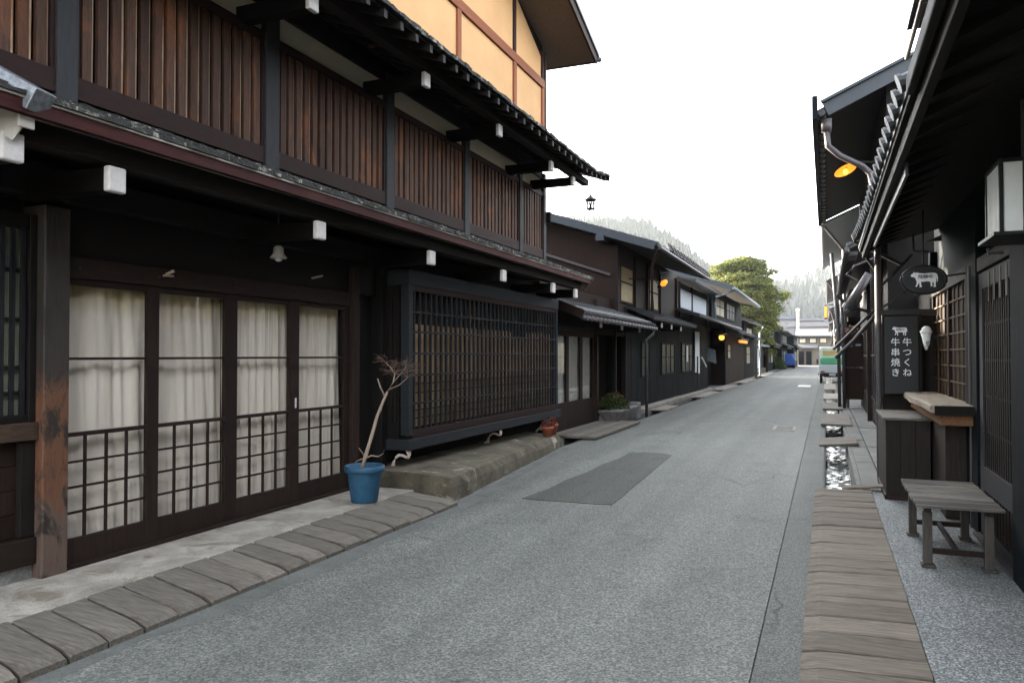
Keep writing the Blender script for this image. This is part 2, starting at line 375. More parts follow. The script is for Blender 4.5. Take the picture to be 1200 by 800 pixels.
# road: left edge wanders from -3.7 to -4.28
rd = MB(); pl = [(-3.6,-8),(-3.6,7.3),(-3.95,10),(-4.27,12.7),(-4.27,95)]
pts = [(p[0], p[1]) for p in pl]+[(-.36,95),(-.36,-8)]
rd.prism_z(pts, -.009, .006)
tag(build('road', rd, 'asphalt'), kind='structure')
e = MB(); gl = []; yy = -8.0
while yy < 12.9:
    xi = -3.62 if yy < 7.4 else lerp_(yy, [(7.4,-3.66),(10,-3.93),(12.9,-4.25)])
    xo = -3.47+.05*math.sin(yy*1.7)+.03*math.sin(yy*5.1+1)+jit(.015) if yy < 7.2 else lerp_(yy, [(7.2,-3.47),(10,-3.78),(12.9,-4.12)])+jit(.02)
    gl.append((xi, xo, yy)); yy += .22
for p_, q_ in zip(gl, gl[1:]): e.add([(p_[0],p_[2],.0105),(p_[1],p_[2],.0075),(q_[1],q_[2],.0075),(q_[0],q_[2],.0105)], [(0,1,2,3)])
stone('gutter_tar', (.085,.088,.080), (.15,.152,.14), 2.2, 70, .9, .5)
tag(build('left_gutter_strip', e, 'gutter_tar'), kind='structure')
e = MB(); rect(e, -.35, RX0-.02, -8, 95, .012); tag(build('gutter_strip', e, 'asphalt_edge'), kind='structure')
e = MB(); e.prism_z([(-3.14,7.98),(-2.95,7.95),(-2.6,7.97),(-2.3,7.96),(-2.12,8.0),(-2.13,8.5),(-2.16,9.0),(-2.18,9.6),(-2.20,10.2),(-2.23,10.9),(-2.25,11.4),(-2.28,12.3),(-2.45,12.48),(-2.75,12.5),(-2.98,12.42),(-2.96,11.6),(-3.03,10.9),(-3.02,10.1),(-3.08,9.4),(-3.07,8.7)], .007, .012)
stone('patch_asphalt', (.040,.038,.032), (.078,.074,.062), 1.2, 150, .85, .3)
tag(build('road_patch', e, 'asphalt_patch'), kind='structure')
# pavements
e = MB(); e.box(-5.3,-4.27,-6,7.55,-.2,.10); tag(build('left_pavement', e, 'concrete', bevel=.01), kind='structure')
e = MB(); e.box(.47,2.2,-6,9.9,-.2,.05); tag(build('right_pavement', e, 'granite', bevel=.008), kind='structure')
e = MB()
y = 9.92
while y < 60:
    l = random.uniform(.7, 1.5); e.box(RX1+.01,.62,y,y+l-.015,-.3,.04+jit(.012)); e.box(.64,1.4,y,y+l-.015,-.3,.045+jit(.008)); y += l
tag(build('far_pavement', e, 'concrete_dark', bevel=.008), kind='structure')
from mathutils import noise as mn
e = MB(); nx, ny = 10, 420
for j in range(ny+1):
    yy = RY0+(27-RY0)*j/ny
    for i in range(nx+1):
        xx = RX0+(RX1-RX0)*i/nx
        e.v.append((xx, yy, -.22+.020*mn.noise((xx*11, yy*8, 0))+.012*mn.noise((xx*24, yy*17, 3))))
e.f = [(j*(nx+1)+i, j*(nx+1)+i+1, (j+1)*(nx+1)+i+1, (j+1)*(nx+1)+i) for j in range(ny) for i in range(nx)]
rect(e, RX0, RX1, 27, 98, -.22); tag(build('water', e, 'water', smooth=True), kind='structure')
e = MB(); e.box(RX1-.05,RX1+.008,RY0,60,-.5,.03); tag(build('drain_kerb', e, 'concrete_dark', bevel=.005), kind='structure')
# left beyond house A: pavement at the foot of the houses
e = MB(); e.box(-7,-4.63,13.7,100,-.3,.02); tag(build('side_pavement', e, 'concrete_dark'), kind='structure')

# wooden planks over the drains
def plank(y0, y1, xa, xb, za, zb, skew, th=.045):
    """one board from x=xa (inner) to xb (outer), outer edge rounded down"""
    mb = MB(); N = 7; top = []; 
    for i in range(N+1):
        t = i/N; x = xa+(xb-xa)*t
        k = max(0, (t-.8)/.2); z = za+(zb-za)*t - k*k*.018
        top.append((x, z))
    vs = []; 
    sg = skew
    for (x, z) in top:
        d = (x-xa)*sg
        for yy, dz in ((y0+d, -.006), (y0+d+.012, 0), (y1+d-.012, 0), (y1+d, -.006)):
            vs.append((x, yy, z+dz+jit(.0012)))
    n = len(top)
    fs = []
    for i in range(n-1):
        for k in range(3): fs.append((i*4+k, (i+1)*4+k, (i+1)*4+k+1, i*4+k+1) if xb > xa else (i*4+k, i*4+k+1, (i+1)*4+k+1, (i+1)*4+k))
    b0 = len(vs)
    for (x, z) in top:
        d = (x-xa)*sg; vs.append((x, y0+d, z-th)); vs.append((x, y1+d, z-th))
    for i in range(n-1):
        fs.append((i*4, b0+2*i, b0+2*i+2, (i+1)*4)); fs.append((i*4+3, (i+1)*4+3, b0+2*i+3, b0+2*i+1)); fs.append((b0+2*i, b0+2*i+1, b0+2*i+3, b0+2*i+2))
    fs.append((0,1,2,3,b0+1,b0)); m = (n-1)*4; fs.append((m,b0+2*n-2,b0+2*n-1,m+3,m+2,m+1))
    mb.add(vs, fs); return mb
def drain_board(name, mb, mat, loc, label, group):
    o = build(name, mb, mat, origin=loc); return tag(o, label, 'drain board', group)
y = -.4
while y < 7.35:
    wd = random.choice([.235,.25,.26,.24,.28])
    drain_board('drain_board', plank(y, y+wd-.018, -4.275, -3.62, .10+jit(.006), .06+jit(.009), -.22+jit(.012)), 'plank_grey', (-4,y,.05),
        'weathered grey timber board in the row covering the drain before the curtained doors', 'grey timber boards over the left drain')
    y += wd
y = -.3
while y < 9.6:
    wd = random.choice([.15,.2,.24,.28,.3,.17])
    drain_board('drain_board', plank(y, min(y+wd,9.68)-.018, .462, -.13, .062+jit(.007), .058+jit(.006), .06+jit(.008)), 'plank_tan', (.2,y,.05),
        'worn tan timber board in the row covering the drain beside the granite pavement', 'tan timber boards over the right drain')
    y += wd
# small bridges over the drains
def slab(name, x0, x1, y0, y1, z, mat, label, cat, tilt=0, th=.05, nb=1, group=None):
    r = MB(); 
    for k in range(nb):
        a = x0+(x1-x0)*k/nb; b = x0+(x1-x0)*(k+1)/nb-.008*(nb>1)
        zz = z+jit(.004)*(nb>1)
        r.hexa([(a,y0,zz-th-tilt),(b,y0,zz-th),(b,y1,zz-th),(a,y1,zz-th-tilt)], [(a,y0,zz-tilt),(b,y0,zz),(b,y1,zz),(a,y1,zz-tilt)])
    return tag(build(name, r, mat, bevel=.008, origin=((x0+x1)/2,(y0+y1)/2,z)), label, cat, group)
slab('drain_bridge', -.12, .5, 14.4, 15.6, .10, 'plank_grey', 'nearest grey plank bridge crossing the open right drain, slightly tilted', 'drain bridge', tilt=.05)
slab('drain_bridge', -.12, .52, 18.3, 21.6, .09, 'plank_grey', 'second and longest grey plank bridge across the open right drain', 'drain bridge')
slab('drain_bridge', -.10, .42, 23.6, 26.6, .09, 'plank_grey', 'third grey bridge over the right drain beside the brown notice board', 'drain bridge')
slab('drain_bridge', -.10, .42, 29, 33, .09, 'concrete', 'fourth pale bridge over the right drain beyond the two pipes', 'drain bridge')
slab('drain_bridge', -.10, .42, 37, 44, .09, 'concrete', 'pale bridge over the right drain just behind the white truck', 'drain bridge')
slab('loose_board', .16, .62, 9.66, 9.86, .12, 'plank_tan', 'small loose wedge board at the far end of the tan drain boards', 'board', tilt=.05, th=.02)
slab('plank_bridge', -4.95, -3.98, 13.9, 17.6, .075, 'plank_grey', 'grey plank bridge before the glazed doors of the low tiled house', 'drain bridge', nb=6)
slab('stone_bridge', -4.75, -4.2, 21.9, 23.8, .06, 'concrete', 'pale slab over the left drain before the black boarded shopfront', 'drain bridge')
slab('stone_bridge', -4.85, -4.18, 29, 33.5, .06, 'concrete', 'pale slab over the left drain below the hanging white banners', 'drain bridge')
slab('stone_bridge', -4.85, -4.18, 35.5, 41, .06, 'concrete', 'pale slab over the left drain under the round yellow lamp', 'drain bridge')
slab('stone_bridge', -4.85, -4.18, 45, 53, .06, 'concrete', 'pale slab over the left drain in front of the brown doorway house', 'drain bridge')
slab('stone_bridge', -4.85, -4.18, 60, 72, .06, 'concrete', 'farthest pale slab over the left drain before the low hut', 'drain bridge')

# white painted marks / manhole in road
def manhole(x0, x1, y0, y1, label):
    t = empty('manhole_cover', ((x0+x1)/2,(y0+y1)/2,.006), label, 'manhole cover')
    f = MB(); f.box(x0,x1,y0,y0+.12,.0065,.014).box(x0,x1,y1-.12,y1,.0065,.014).box(x0,x0+.06,y0+.12,y1-.12,.0065,.014).box(x1-.06,x1,y0+.12,y1-.12,.0065,.014)
    build('frame', f, 'concrete', t)
    f = MB(); n = 7
    for k in range(n):
        a = x0+.07+(x1-x0-.14)*k/n; f.box(a, a+(x1-x0-.14)/n-.012, y0+.13, y1-.13, .0065, .013)
    build('lid', f, 'rough_stone', t)
manhole(-1.08,-.62,17.2,18.3,'pale rectangular manhole cover in the road near the right drain')
e = MB(); e.box(-1.35,-.75,41.5,43.5,.0065,.012); tag(build('painted_mark', e, 'sign_white', origin=(-1,42.5,.007)), 'small white painted rectangle on the road behind the truck', 'road marking')

# ================================================================== HILLS
def hz(x, y):
    a = 118*math.exp(-(abs(x+200)/(300 if x < -200 else 135))**2.4)
    a *= 1/(1+math.exp(-(y-560)/42)) if y < 700 else max(.6, 1-(y-700)/900)
    b = (99+9*math.sin(x/60)+5*math.sin(x/23+1))*(1/(1+math.exp(-(y-880)/50)))
    if x > 60: b += 12
    c = 30*(1/(1+math.exp(-(y-420)/25)))*(1/(1+math.exp((x+60)/20)))
    return max(a, b, c)+2*math.sin(x/17+y/31)-3 - max(0, 3*(1-(y-300)/60))
hm = MB(); NX, NY = 110, 70; X0, X1, Y0_, Y1_ = -620, 420, 300, 1160
vs = [(X0+(X1-X0)*i/NX, Y0_+(Y1_-Y0_)*j/NY) for j in range(NY+1) for i in range(NX+1)]
hm.add([(x, y, hz(x, y)) for x, y in vs], [(j*(NX+1)+i, j*(NX+1)+i+1, (j+1)*(NX+1)+i+1, (j+1)*(NX+1)+i) for j in range(NY) for i in range(NX)])
stone('hill', (.012,.016,.010), (.03,.03,.02), .03, .3, 1, 0)
tag(build('hills', hm, 'hill', smooth=True), kind='structure')
fm = MB(); n = 0
while n < 5600:
    if n % 5 < 2: y = random.uniform(600, 770); x = random.uniform(-330, -30)
    else: y = random.uniform(480, 1130); x = random.uniform(-.46*y-30, .07*y+20)
    z = hz(x, y)
    if z < 14: continue
    n += 1; h = random.uniform(13, 23); r = h*random.uniform(.16,.32); vs = []; fs = []
    if random.random() < .12: r *= 1.7; h *= .7
    for k in range(4):
        zb = z+h*(.05+.22*k); rr = r*(1-.2*k); a0 = random.random()*6
        base = len(vs)
        for q in range(5):
            a = a0+q*1.2566; vs.append((x+rr*math.cos(a)*random.uniform(.75,1.2), y+rr*math.sin(a), zb+jit(.5)))
        vs.append((x+jit(.3), y, zb+h*.36))
        fs += [(base+q, base+(q+1)%5, base+5) for q in range(5)]
    fm.add(vs, fs)
tag(build('cedar_forest', fm, 'cedar'), label='dark cedar forest covering the far misty hillsides', kind='stuff')

# ================================================================== HOUSE A (large townhouse, left)
A = empty('wooden_townhouse', (-4.9, 8.5, 0), 'large dark three-storey wooden townhouse on the left with curtained doors and long lattice bay window', 'townhouse')
YB, YE = 0.6, 13.6
# ---- ground floor walls (behind everything)
m = MB(); m.box(-5.5,-5.12,YB,3.6,.1,2.95).box(-5.5,-5.1,3.6,13.55,2.15,2.95)
m.box(-5.5,-5.12,7.3,7.95,.1,2.15).box(-5.5,-4.98,7.95,13.55,.1,2.149)
build('ground_wall', m, 'wood_black', A)
m = MB(); m.box(-9,-5.5,YB,13.58,.1,3.0); m.box(-9,-4.97,YB+.01,13.56,3.0,5.4); m.box(-9,-4.97,YB+.02,13.57,5.4,7.0)
build('inner_wall', m, 'wood_black', A)
# posts
def post(x0,x1,y0,y1,z0,z1,mat,bev=.008, lab=None):
    o = build('post', MB().box(x0,x1,y0,y1,z0,z1), mat, A, bevel=bev)
    if lab: o['label'] = lab
    return o
post(-5.1,-4.88,3.60,3.79,.06,2.62,'post_worn',.01,'post worn to orange-brown wood halfway down')
post(-5.1,-4.9,7.29,7.42,.08,2.6,'wood_umber')
post(-5.1,-4.88,7.86,7.98,.1,2.75,'wood_black')
post(-5.1,-4.88,13.42,13.58,.1,2.9,'wood_black')
# lintels and header
m = MB(); m.box(-5.06,-4.93,3.79,7.3,2.15,2.3); build('lintel', m, 'wood_umber_y', A, bevel=.006)
m = MB(); m.box(-5.09,-4.97,3.79,7.86,2.302,2.66); build('header_board', m, 'wood_black_y', A, bevel=.004)
m = MB(); m.box(-5.0,-4.86,YB,13.5,2.665,2.86); build('header_beam', m, 'wood_black_y', A, bevel=.006)
# foundation strip under left bay
m = MB(); m.box(-5.12,-4.97,YB,3.6,.03,.2); build('foundation', m, 'rough_stone', A, bevel=.01)
# left bay: sill rails, kick panels, barred window
m = MB(); m.box(-5.1,-4.93,YB,3.6,.2,.38); build('ground_sill', m, 'wood_umber_y', A, bevel=.008)
wood('rail_worn', (.02,.014,.011), (.10,.06,.04), 'y', (.16,.09,.055), var=.1, patch=.58)
m = MB(); m.box(-5.1,-4.92,YB,3.6,1.03,1.15); build('middle_rail', m, 'rail_worn', A, bevel=.008)
kp = build('kick_panel', (lambda m: [m.box(-5.1,-5.0+jit(.006),2.3,3.50,.385+.16*i,.385+.16*i+.155) for i in range(4)] and m)(MB()), 'house_brown', A, bevel=.003)
m = MB(); m.box(-5.05,-4.955,3.50,3.6,.385,1.025); build('panel_stile', m, 'wood_black', A, bevel=.004)
bw = build('barred_window', (lambda m: m.box(-5.08,-4.955,3.55,3.6,1.152,2.55).box(-5.08,-4.96,YB,3.55,2.45,2.55).box(-5.08,-4.96,YB,3.55,1.152,1.2))(MB()), 'wood_black', A, bevel=.004)
m = MB()
y = 3.52
while y > 1.9: m.box(-4.995,-4.975,y-.015,y+.015,1.2,2.45); y -= .072
for z in (1.33,1.50,1.82,2.15): m.box(-5.003,-4.996,1.9,3.55,z,z+.03)
build('bars', m, 'bay_slat', bw)
build('pane', MB().box(-5.012,-5.008,1.9,3.55,1.2,2.45), 'glass_pane', bw)
m = MB()
for i in range(8): m.box(-5.03,-5.02,1.9+i*.208,2.1+i*.208,1.2,2.45)
plain('blind_green', (.50,.52,.40), .8, var=.2)
build('blind', m, 'blind_green', bw)

# ---- four sliding doors with curtains
def curtain(y0, y1, z0, z1, x, seed):
    rnd = random.Random(seed); mb = MB(); n = 90; nz = 10; ph = [rnd.uniform(0,6) for _ in range(5)]; fr = [rnd.uniform(14,60) for _ in range(5)]; am = [rnd.uniform(.003,.008) for _ in range(5)]
    ks = [rnd.uniform(-1,1) for _ in range(5)]
    for j in range(nz+1):
        z = z0+(z1-z0)*j/nz
        for i in range(n+1):
            y = y0+(y1-y0)*i/n; d = 0
            for k in range(5): d += am[k]*math.sin(fr[k]*(y+ks[k]*.06*(z-z0)**1.3)+ph[k])**3*(1.15-.35*(z-z0)/(z1-z0))
            mb.v.append((x+d*1.6, y, z))
    mb.f = [(j*(n+1)+i, j*(n+1)+i+1, (j+1)*(n+1)+i+1, (j+1)*(n+1)+i) for j in range(nz) for i in range(n)]
    return mb
doors = [(3.79,4.60,4.52),(4.53,5.47,5.36),(5.36,6.38,6.25),(6.25,7.29,7.19)]
xp = [(3.81,4.52),(4.63,5.37),(5.52,6.25),(6.40,7.19)]
st = [(3.79,3.81),(4.52,4.63),(5.37,5.52),(6.25,6.40),(7.19,7.29)]
for i, (a, b) in enumerate(xp):
    fx = -4.955 if i % 2 == 0 else -4.96
    f = MB()
    f.box(fx-.035,fx,a,b,2.10,2.149)                              # head rail
    f.box(fx-.035,fx+.004,a,b,.115,.30)                           # bottom board
    f.box(fx-.03,fx-.003,a,b,1.565,1.585)                         # mid bar
    f.box(fx-.035,fx+.002,a,b,1.02,1.05)
    s0, s1 = st[i+1]; 
    sm = (s0+s1)/2 if i < 3 else s1
    f.box(fx-.035,fx+.006,s0,s1 if i == 3 else s1-.0,.115,2.149)
    if i == 0: f.box(fx-.035,fx+.006,st[0][0],st[0][1],.115,2.149)
    d = build('sliding_door', f, 'wood_umber', A, bevel=.003)
    l = MB(); nc = 4
    for k in range(1, nc): y = a+(b-a)*k/nc; l.box(fx-.024,fx-.006,y-.009,y+.009,.30,1.02)
    if i == 0: l.box(fx-.024,fx-.006,a+.002,a+.02,.3,1.02)
    for k in range(1, 4): z = .30+.72*k/4; l.box(fx-.022,fx-.008,a,b,z-.008,z+.008)
    build('grid', l, 'wood_umber', d)
    build('pane', MB().box(fx-.032,fx-.028,a,b,.3,2.1), 'glass_pane', d)
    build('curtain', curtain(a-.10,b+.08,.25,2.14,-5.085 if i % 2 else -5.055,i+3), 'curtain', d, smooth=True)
    if i == 2: build('pull', MB().box(fx+.006,fx+.012,6.33,6.355,1.07,1.17), 'cap_white', d, bevel=.003)
m = MB(); m.box(-5.1,-4.9,3.79,7.86,.098,.125); build('threshold', m, 'wood_umber_y', A, bevel=.004)
post(-5.12,-5.04,7.42,7.9,.1,2.302,'wood_black',.003)
# wooden peg above door
m = MB(); m.bar((-4.97,4.66,2.23),(-4.87,4.70,2.28),.02).bar((-4.9,4.62,2.235),(-4.9,4.72,2.24),.014); build('peg', m, 'twig', A)
m = MB(); m.bar((-4.97,6.62,2.4),(-4.87,6.68,2.43),.018); build('peg', m, 'twig', A)

# ---- projecting lattice bay window
by0, by1 = 7.98, 13.46
f = MB(); f.box(-4.99,-4.58,by0,by1+.02,2.44,2.62).box(-4.70,-4.585,by0,by0+.1,.64,2.44).box(-4.70,-4.585,by1-.1,by1,.64,2.44)
bay = build('bay_window', f, 'wood_slate', A, bevel=.006)
f = MB(); f.box(-4.99,-4.56,by0-.03,by1+.12,.47,.60); build('sill_beam', f, 'wood_slate', bay, bevel=.008)
f = MB(); f.box(-4.66,-4.59,by0+.1,by1-.1,.605,.70).box(-4.66,-4.592,by0+.1,by1-.1,2.37,2.439); build('frame', f, 'rail_red', bay, bevel=.004)
f = MB(); n = 37
for k in range(n):
    y = by0+.17+(by1-by0-.34)*k/(n-1); f.box(-4.632,-4.602,y-.017,y+.017,.70,2.37)
build('slats', f, 'bay_slat', bay, bevel=.003)
f = MB()
for z in (1.02,1.36,1.62,1.88,2.12): f.box(-4.6015,-4.594,by0+.1,by1-.1,z-.013,z+.013)
for z in (.83,.93,1.14,1.25): f.box(-4.66,-4.65,by0+.1,by1-.1,z-.008,z+.008)
build('cross_rails', f, 'bay_slat', bay)
f = MB(); y = by0+.12
while y < by1-.15:
    wd = random.uniform(.10,.16); f.box(-4.72+jit(.004),-4.70,y,y+wd-.004,.72,1.98 if y < 11.5 or y > 12.1 else 1.9); y += wd
build('blind', f, 'blind_brown', bay)
f = MB(); f.box(-4.82,-4.81,by0+.1,by1-.1,1.9,2.37); build('pane', f, 'glass_dark', bay)
f = MB(); f.box(-4.98,-4.72,by0+.005,by0+.03,.605,2.44)
for k in range(4): f.box(-4.96+k*.06,-4.93+k*.06,by0-.018,by0+.004,.8,2.3)
for z in (1.0,1.5,2.0): f.box(-4.98,-4.73,by0-.012,by0+.004,z,z+.02)
build('side_panel', f, 'wood_black', bay)
# ornamental scroll brackets under the bay (pale S shapes)
for yb, dx in ((8.0,0),(10.78,0),(13.12,0)):
    mb = MB(); path = []
    for k in range(15):
        t = k/14; path.append((-4.60-.30*(1-t)+.035*math.sin(t*9.5), yb+.03*math.sin(t*8), .20+.26*t+.045*math.sin(t*12.5)))
    mb.tube(path, .018, 7); mb.tube([(-4.62,yb,.47),(-4.60,yb+.01,.42),(-4.6,yb,.38)], .02, 7)
    build('scroll_bracket', mb, 'iron_white', A, smooth=True)

# ---- lower eave
EX = -4.02
m = MB(); m.prism_y([(EX,2.90),(-4.97,3.27),(-4.97,3.29),(EX,2.925)], YB, 13.55); build('eave_soffit', m, 'wood_black', A)
m = MB(); m.box(EX-.01,EX+.025,YB,13.58,2.905,2.985); build('eave_fascia', m, 'fascia_red', A, bevel=.004)
m = MB(); m.box(EX-.3,EX+.035,YB,13.62,2.987,2.999); build('eave_lining', m, 'pale_strip', A)
m = MB(); y = YB
while y < 13.6:
    wd = random.uniform(.05,.16)
    for r in range(9):
        x1 = EX+.045-r*.105+jit(.008); zz = 3.001+r*.041
        m.hexa([(x1-.14,y,zz+.035),(x1,y,zz-.0),(x1,y+wd,zz),(x1-.14,y+wd,zz+.035)], [(x1-.14,y,zz+.055),(x1,y,zz+.018+random.random()*.022),(x1,y+wd,zz+.018+random.random()*.022),(x1-.14,y+wd,zz+.055)])
    y += wd
build('eave_shingles', m, 'shingle', A)
# pale moss and lichen flecks
m = MB(); m.box(-4.28,-4.14,YB,13.5,2.80,2.93); build('eave_purlin', m, 'wood_black_y', A, bevel=.004)
wood('beam_black', (.003,.0025,.0022), (.008,.0065,.0055), 'x', spec=.08)
def beam(y, z, x1=-4.12, w=.115, h=.145, root=-4.95):
    b = build('eave_beam', MB().box(root, x1-.035, y-w/2, y+w/2, z-h/2, z+h/2), 'beam_black', A, bevel=.005)
    build('beam_cap', MB().box(x1-.04, x1+.012, y-w/2-.008, y+w/2+.008, z-h/2-.008, z+h/2+.008), 'cap_white', b, bevel=.012)
for y in (2.84,3.51,5.62,7.69,9.79,11.88,13.10): beam(y, 2.70 if y > 3 else 2.74)
# silvery flashed verge board at the near end of this eave
m = MB(); m.bar((-4.9,2.62,3.52),(-3.97,2.90,2.98),.16,.13); build('verge_board', m, 'copper_silver', A, bevel=.006)
m = MB(); m.bar((-4.30,2.60,3.06),(-4.05,2.86,2.86),.02,.22); m.bar((-4.04,2.86,2.84),(-4.04,2.86,2.96),.09,.02); build('verge_end', m, 'pale_strip', A, bevel=.003)

# ---- second storey: posts, slatted panels, plaster strips
ups = [(1.58,1.74),(3.66,3.82),(5.78,5.97),(7.93,8.10),(10.09,10.25),(12.26,12.39),(13.46,13.6)]
for i, (a, b) in enumerate(ups):
    build('post', MB().box(-4.99,-4.86,a,b,3.28,5.0), 'wood_slate_z', A, bevel=.006)
for i in range(6):
    a = ups[i][1]; b = ups[i+1][0]
    f = MB(); f.box(-4.97,-4.875,a,b,3.40,3.56).box(-4.97,-4.88,a,b,4.56,4.65); f.box(-4.97,-4.885,a,a+.03,3.56,4.56).box(-4.97,-4.885,b-.03,b,3.56,4.56)
    p = build('slatted_screen', f, 'rail_red', A, bevel=.004)
    n = 15 if i < 4 else (14 if i == 4 else 8)
    f = MB(); fp = MB()
    for k in range(n):
        y = a+.03+(b-a-.06)*(k+.5)/n; w_ = (b-a)/n*.29
        f.box(-4.93,-4.895+jit(.003),y-w_,y+w_,3.56,4.56)
        fp.box(-4.945,-4.915+jit(.004),y+w_+.004,y+w_+.028+jit(.006),3.56,4.56)
    build('slats', f, 'slat_red', p, bevel=.003)
    build('back_slats', fp, 'slat_pale', p)
    f = MB(); f.box(-4.96,-4.925,a,b,4.655,4.90); build('plaster_strip', f, 'plaster_cream', A)
    f = MB(); f.box(-4.96,-4.885,a,b,4.902,5.02); build('head_beam', f, 'wood_black_y', A)

# ---- second eave
UX = -3.84
def uz(y): return 4.86+ (max(0, y-13.2)*.12)
m = MB()
for (a, b) in ((YB,13.0),(13.0,13.6),(13.6,14.15)):
    za, zb = uz(a), uz(b)
    m.hexa([(UX,a,za),(UX,b,zb),(-4.99,b,zb+.42),(-4.99,a,za+.42)], [(UX,a,za+.02),(UX,b,zb+.02),(-4.99,b,zb+.44),(-4.99,a,za+.44)])
build('upper_soffit', m, 'wood_black', A)
y = YB+.2
while y < 14.1:
    z = uz(y); build('rafter', MB().hexa([(UX+.02,y-.03,z-.085),(UX+.02,y+.03,z-.085),(-4.97,y+.03,z+.34),(-4.97,y-.03,z+.34)], [(UX+.02,y-.03,z-.006),(UX+.02,y+.03,z-.006),(-4.97,y+.03,z+.415),(-4.97,y-.03,z+.415)]), 'wood_black', A); y += .30
m = MB(); m.box(-4.25,-4.12,YB,13.9,4.79,4.90); build('eave_purlin', m, 'wood_black_y', A, bevel=.004)
m = MB(); y = YB
while y < 14.2:
    wd = random.uniform(.08,.2); z = uz(y)
    for r in range(9):
        x1 = UX+.05-r*.13+jit(.012); zz = z+.022+r*.048
        m.hexa([(x1-.17,y,zz+.05),(x1,y,zz),(x1,y+wd,zz+.005),(x1-.17,y+wd,zz+.05)], [(x1-.17,y,zz+.07),(x1,y,zz+.025+random.random()*.035),(x1,y+wd,zz+.03+random.random()*.03),(x1-.17,y+wd,zz+.07)])
    y += wd
build('upper_shingles', m, 'shingle', A)
for y in (3.43,5.5,7.56,9.65,11.80,12.97): beam(y, 4.68)
m = MB(); m.hexa([(UX+.04,14.15,4.90),(UX+.04,14.2,4.90),(-4.99,14.2,5.28),(-4.99,14.15,5.28)], [(UX+.06,14.15,5.02),(UX+.06,14.2,5.02),(-4.99,14.2,5.50),(-4.99,14.15,5.50)]); build('eave_end', m, 'wood_black', A, bevel=.004)
m = MB(); m.bar((EX+.05,13.64,2.985),(-4.95,13.64,3.34),.035,.02); m.bar((EX+.05,13.64,2.99),(EX-.16,13.66,2.78),.03,.02); m.bar((EX-.02,13.6,2.92),(-4.95,13.6,3.26),.03,.11); build('verge_strip', m, 'pipe_grey', A)
# corner ornament beside lattice
m = MB(); m.box(-4.9,-4.78,13.6,13.72,4.1,4.3); build('corner_bracket', m, 'wood_black', A, bevel=.02)

# ---- third storey
f = MB(); f.box(-4.99,-4.93,YB,13.58,5.2,7.9); build('third_wall', f, 'wood_black', A)
tp = [5.2,7.62,9.86,12.02,13.42]
for i in range(4):
    a = tp[i]+(.12); b = tp[i+1]
    for z0, z1 in ((5.3,6.60),(6.76,8.6 if i < 2 else 7.9)):
        if i == 3 and z0 > 6.7:
            f = MB(); f.prism_x([(a,6.76),(b,6.76),(b,7.18),(a,7.8)], -4.93, -4.905)
        elif i == 2 and z0 > 6.7:
            f = MB(); f.prism_x([(a,6.76),(b,6.76),(b,7.82),(a,8.6)], -4.93, -4.905)
        else: f = MB().box(-4.93,-4.905,a,b,z0,z1)
        build('plaster_panel', f, 'plaster_amber', A)
for i, y in enumerate(tp):
    build('post', MB().box(-4.93,-4.87,y,y+.12,5.2,6.6), 'timber_orange_z', A, bevel=.004)
    build('post', MB().box(-4.93,-4.875,y+.02,y+.11,6.76,7.3 if i == 4 else 8.2), 'rail_red', A, bevel=.004)
build('third_rail', MB().box(-4.93,-4.865,5,13.58,6.602,6.758), 'timber_orange', A, bevel=.005)
build('corner_post', MB().box(-4.99,-4.86,13.545,13.62,5.2,7.3), 'wood_umber', A, bevel=.005)
# roof of the third storey: falls away northwards, rake board over the street
y0r, z0r, sl = 14.2, 7.24, .30
def rz(y): return z0r+(y0r-y)*sl
f = MB(); f.hexa([(-9,6,rz(6)),(-4.06,6,rz(6)),(-4.06,y0r,z0r),(-9,y0r,z0r)], [(-9,6,rz(6)+.1),(-4.06,6,rz(6)+.1),(-4.06,y0r,z0r+.1),(-9,y0r,z0r+.1)])
wood('soffit_tan', (.10,.075,.058), (.17,.13,.105), 'y', var=.1)
build('top_soffit', f, 'soffit_tan', A)
f = MB(); f.hexa([(-9,6,rz(6)+.102),(-4.0,6,rz(6)+.102),(-4.0,y0r+.04,z0r+.09),(-9,y0r+.04,z0r+.09)], [(-9,6,rz(6)+.19),(-4.0,6,rz(6)+.19),(-4.0,y0r+.04,z0r+.18),(-9,y0r+.04,z0r+.18)])
build('top_roof', f, 'tile', A, bevel=.005)
f = MB(); f.bar((-4.05,6,rz(6)+.02),(-4.05,y0r,z0r+.02),.04,.16); f.bar((-9,y0r,z0r+.03),(-4.03,y0r,z0r+.03),.03,.12); build('rake_board', f, 'wood_umber', A, bevel=.004)
f = MB(); f.tube([(-9,y0r+.08,z0r+.1),(-3.98,y0r+.08,z0r+.06)], .05, 8); f.tube([(-4.0,y0r+.08,z0r+.02),(-4.05,y0r+.1,z0r-.08),(-4.2,y0r+.1,z0r-.06)], .012, 6); build('top_gutter', f, 'pipe_dark', A, smooth=True)

# iron nail-head covers and a meter box with cable on the near wall
for y in (3.9,4.6,5.45,6.3,7.2): build('stud', MB().lathe((-4.928,y,2.225), [(.012,0),(.012,.006),(.006,.010)], 10, 'x'), 'dark_iron', A)
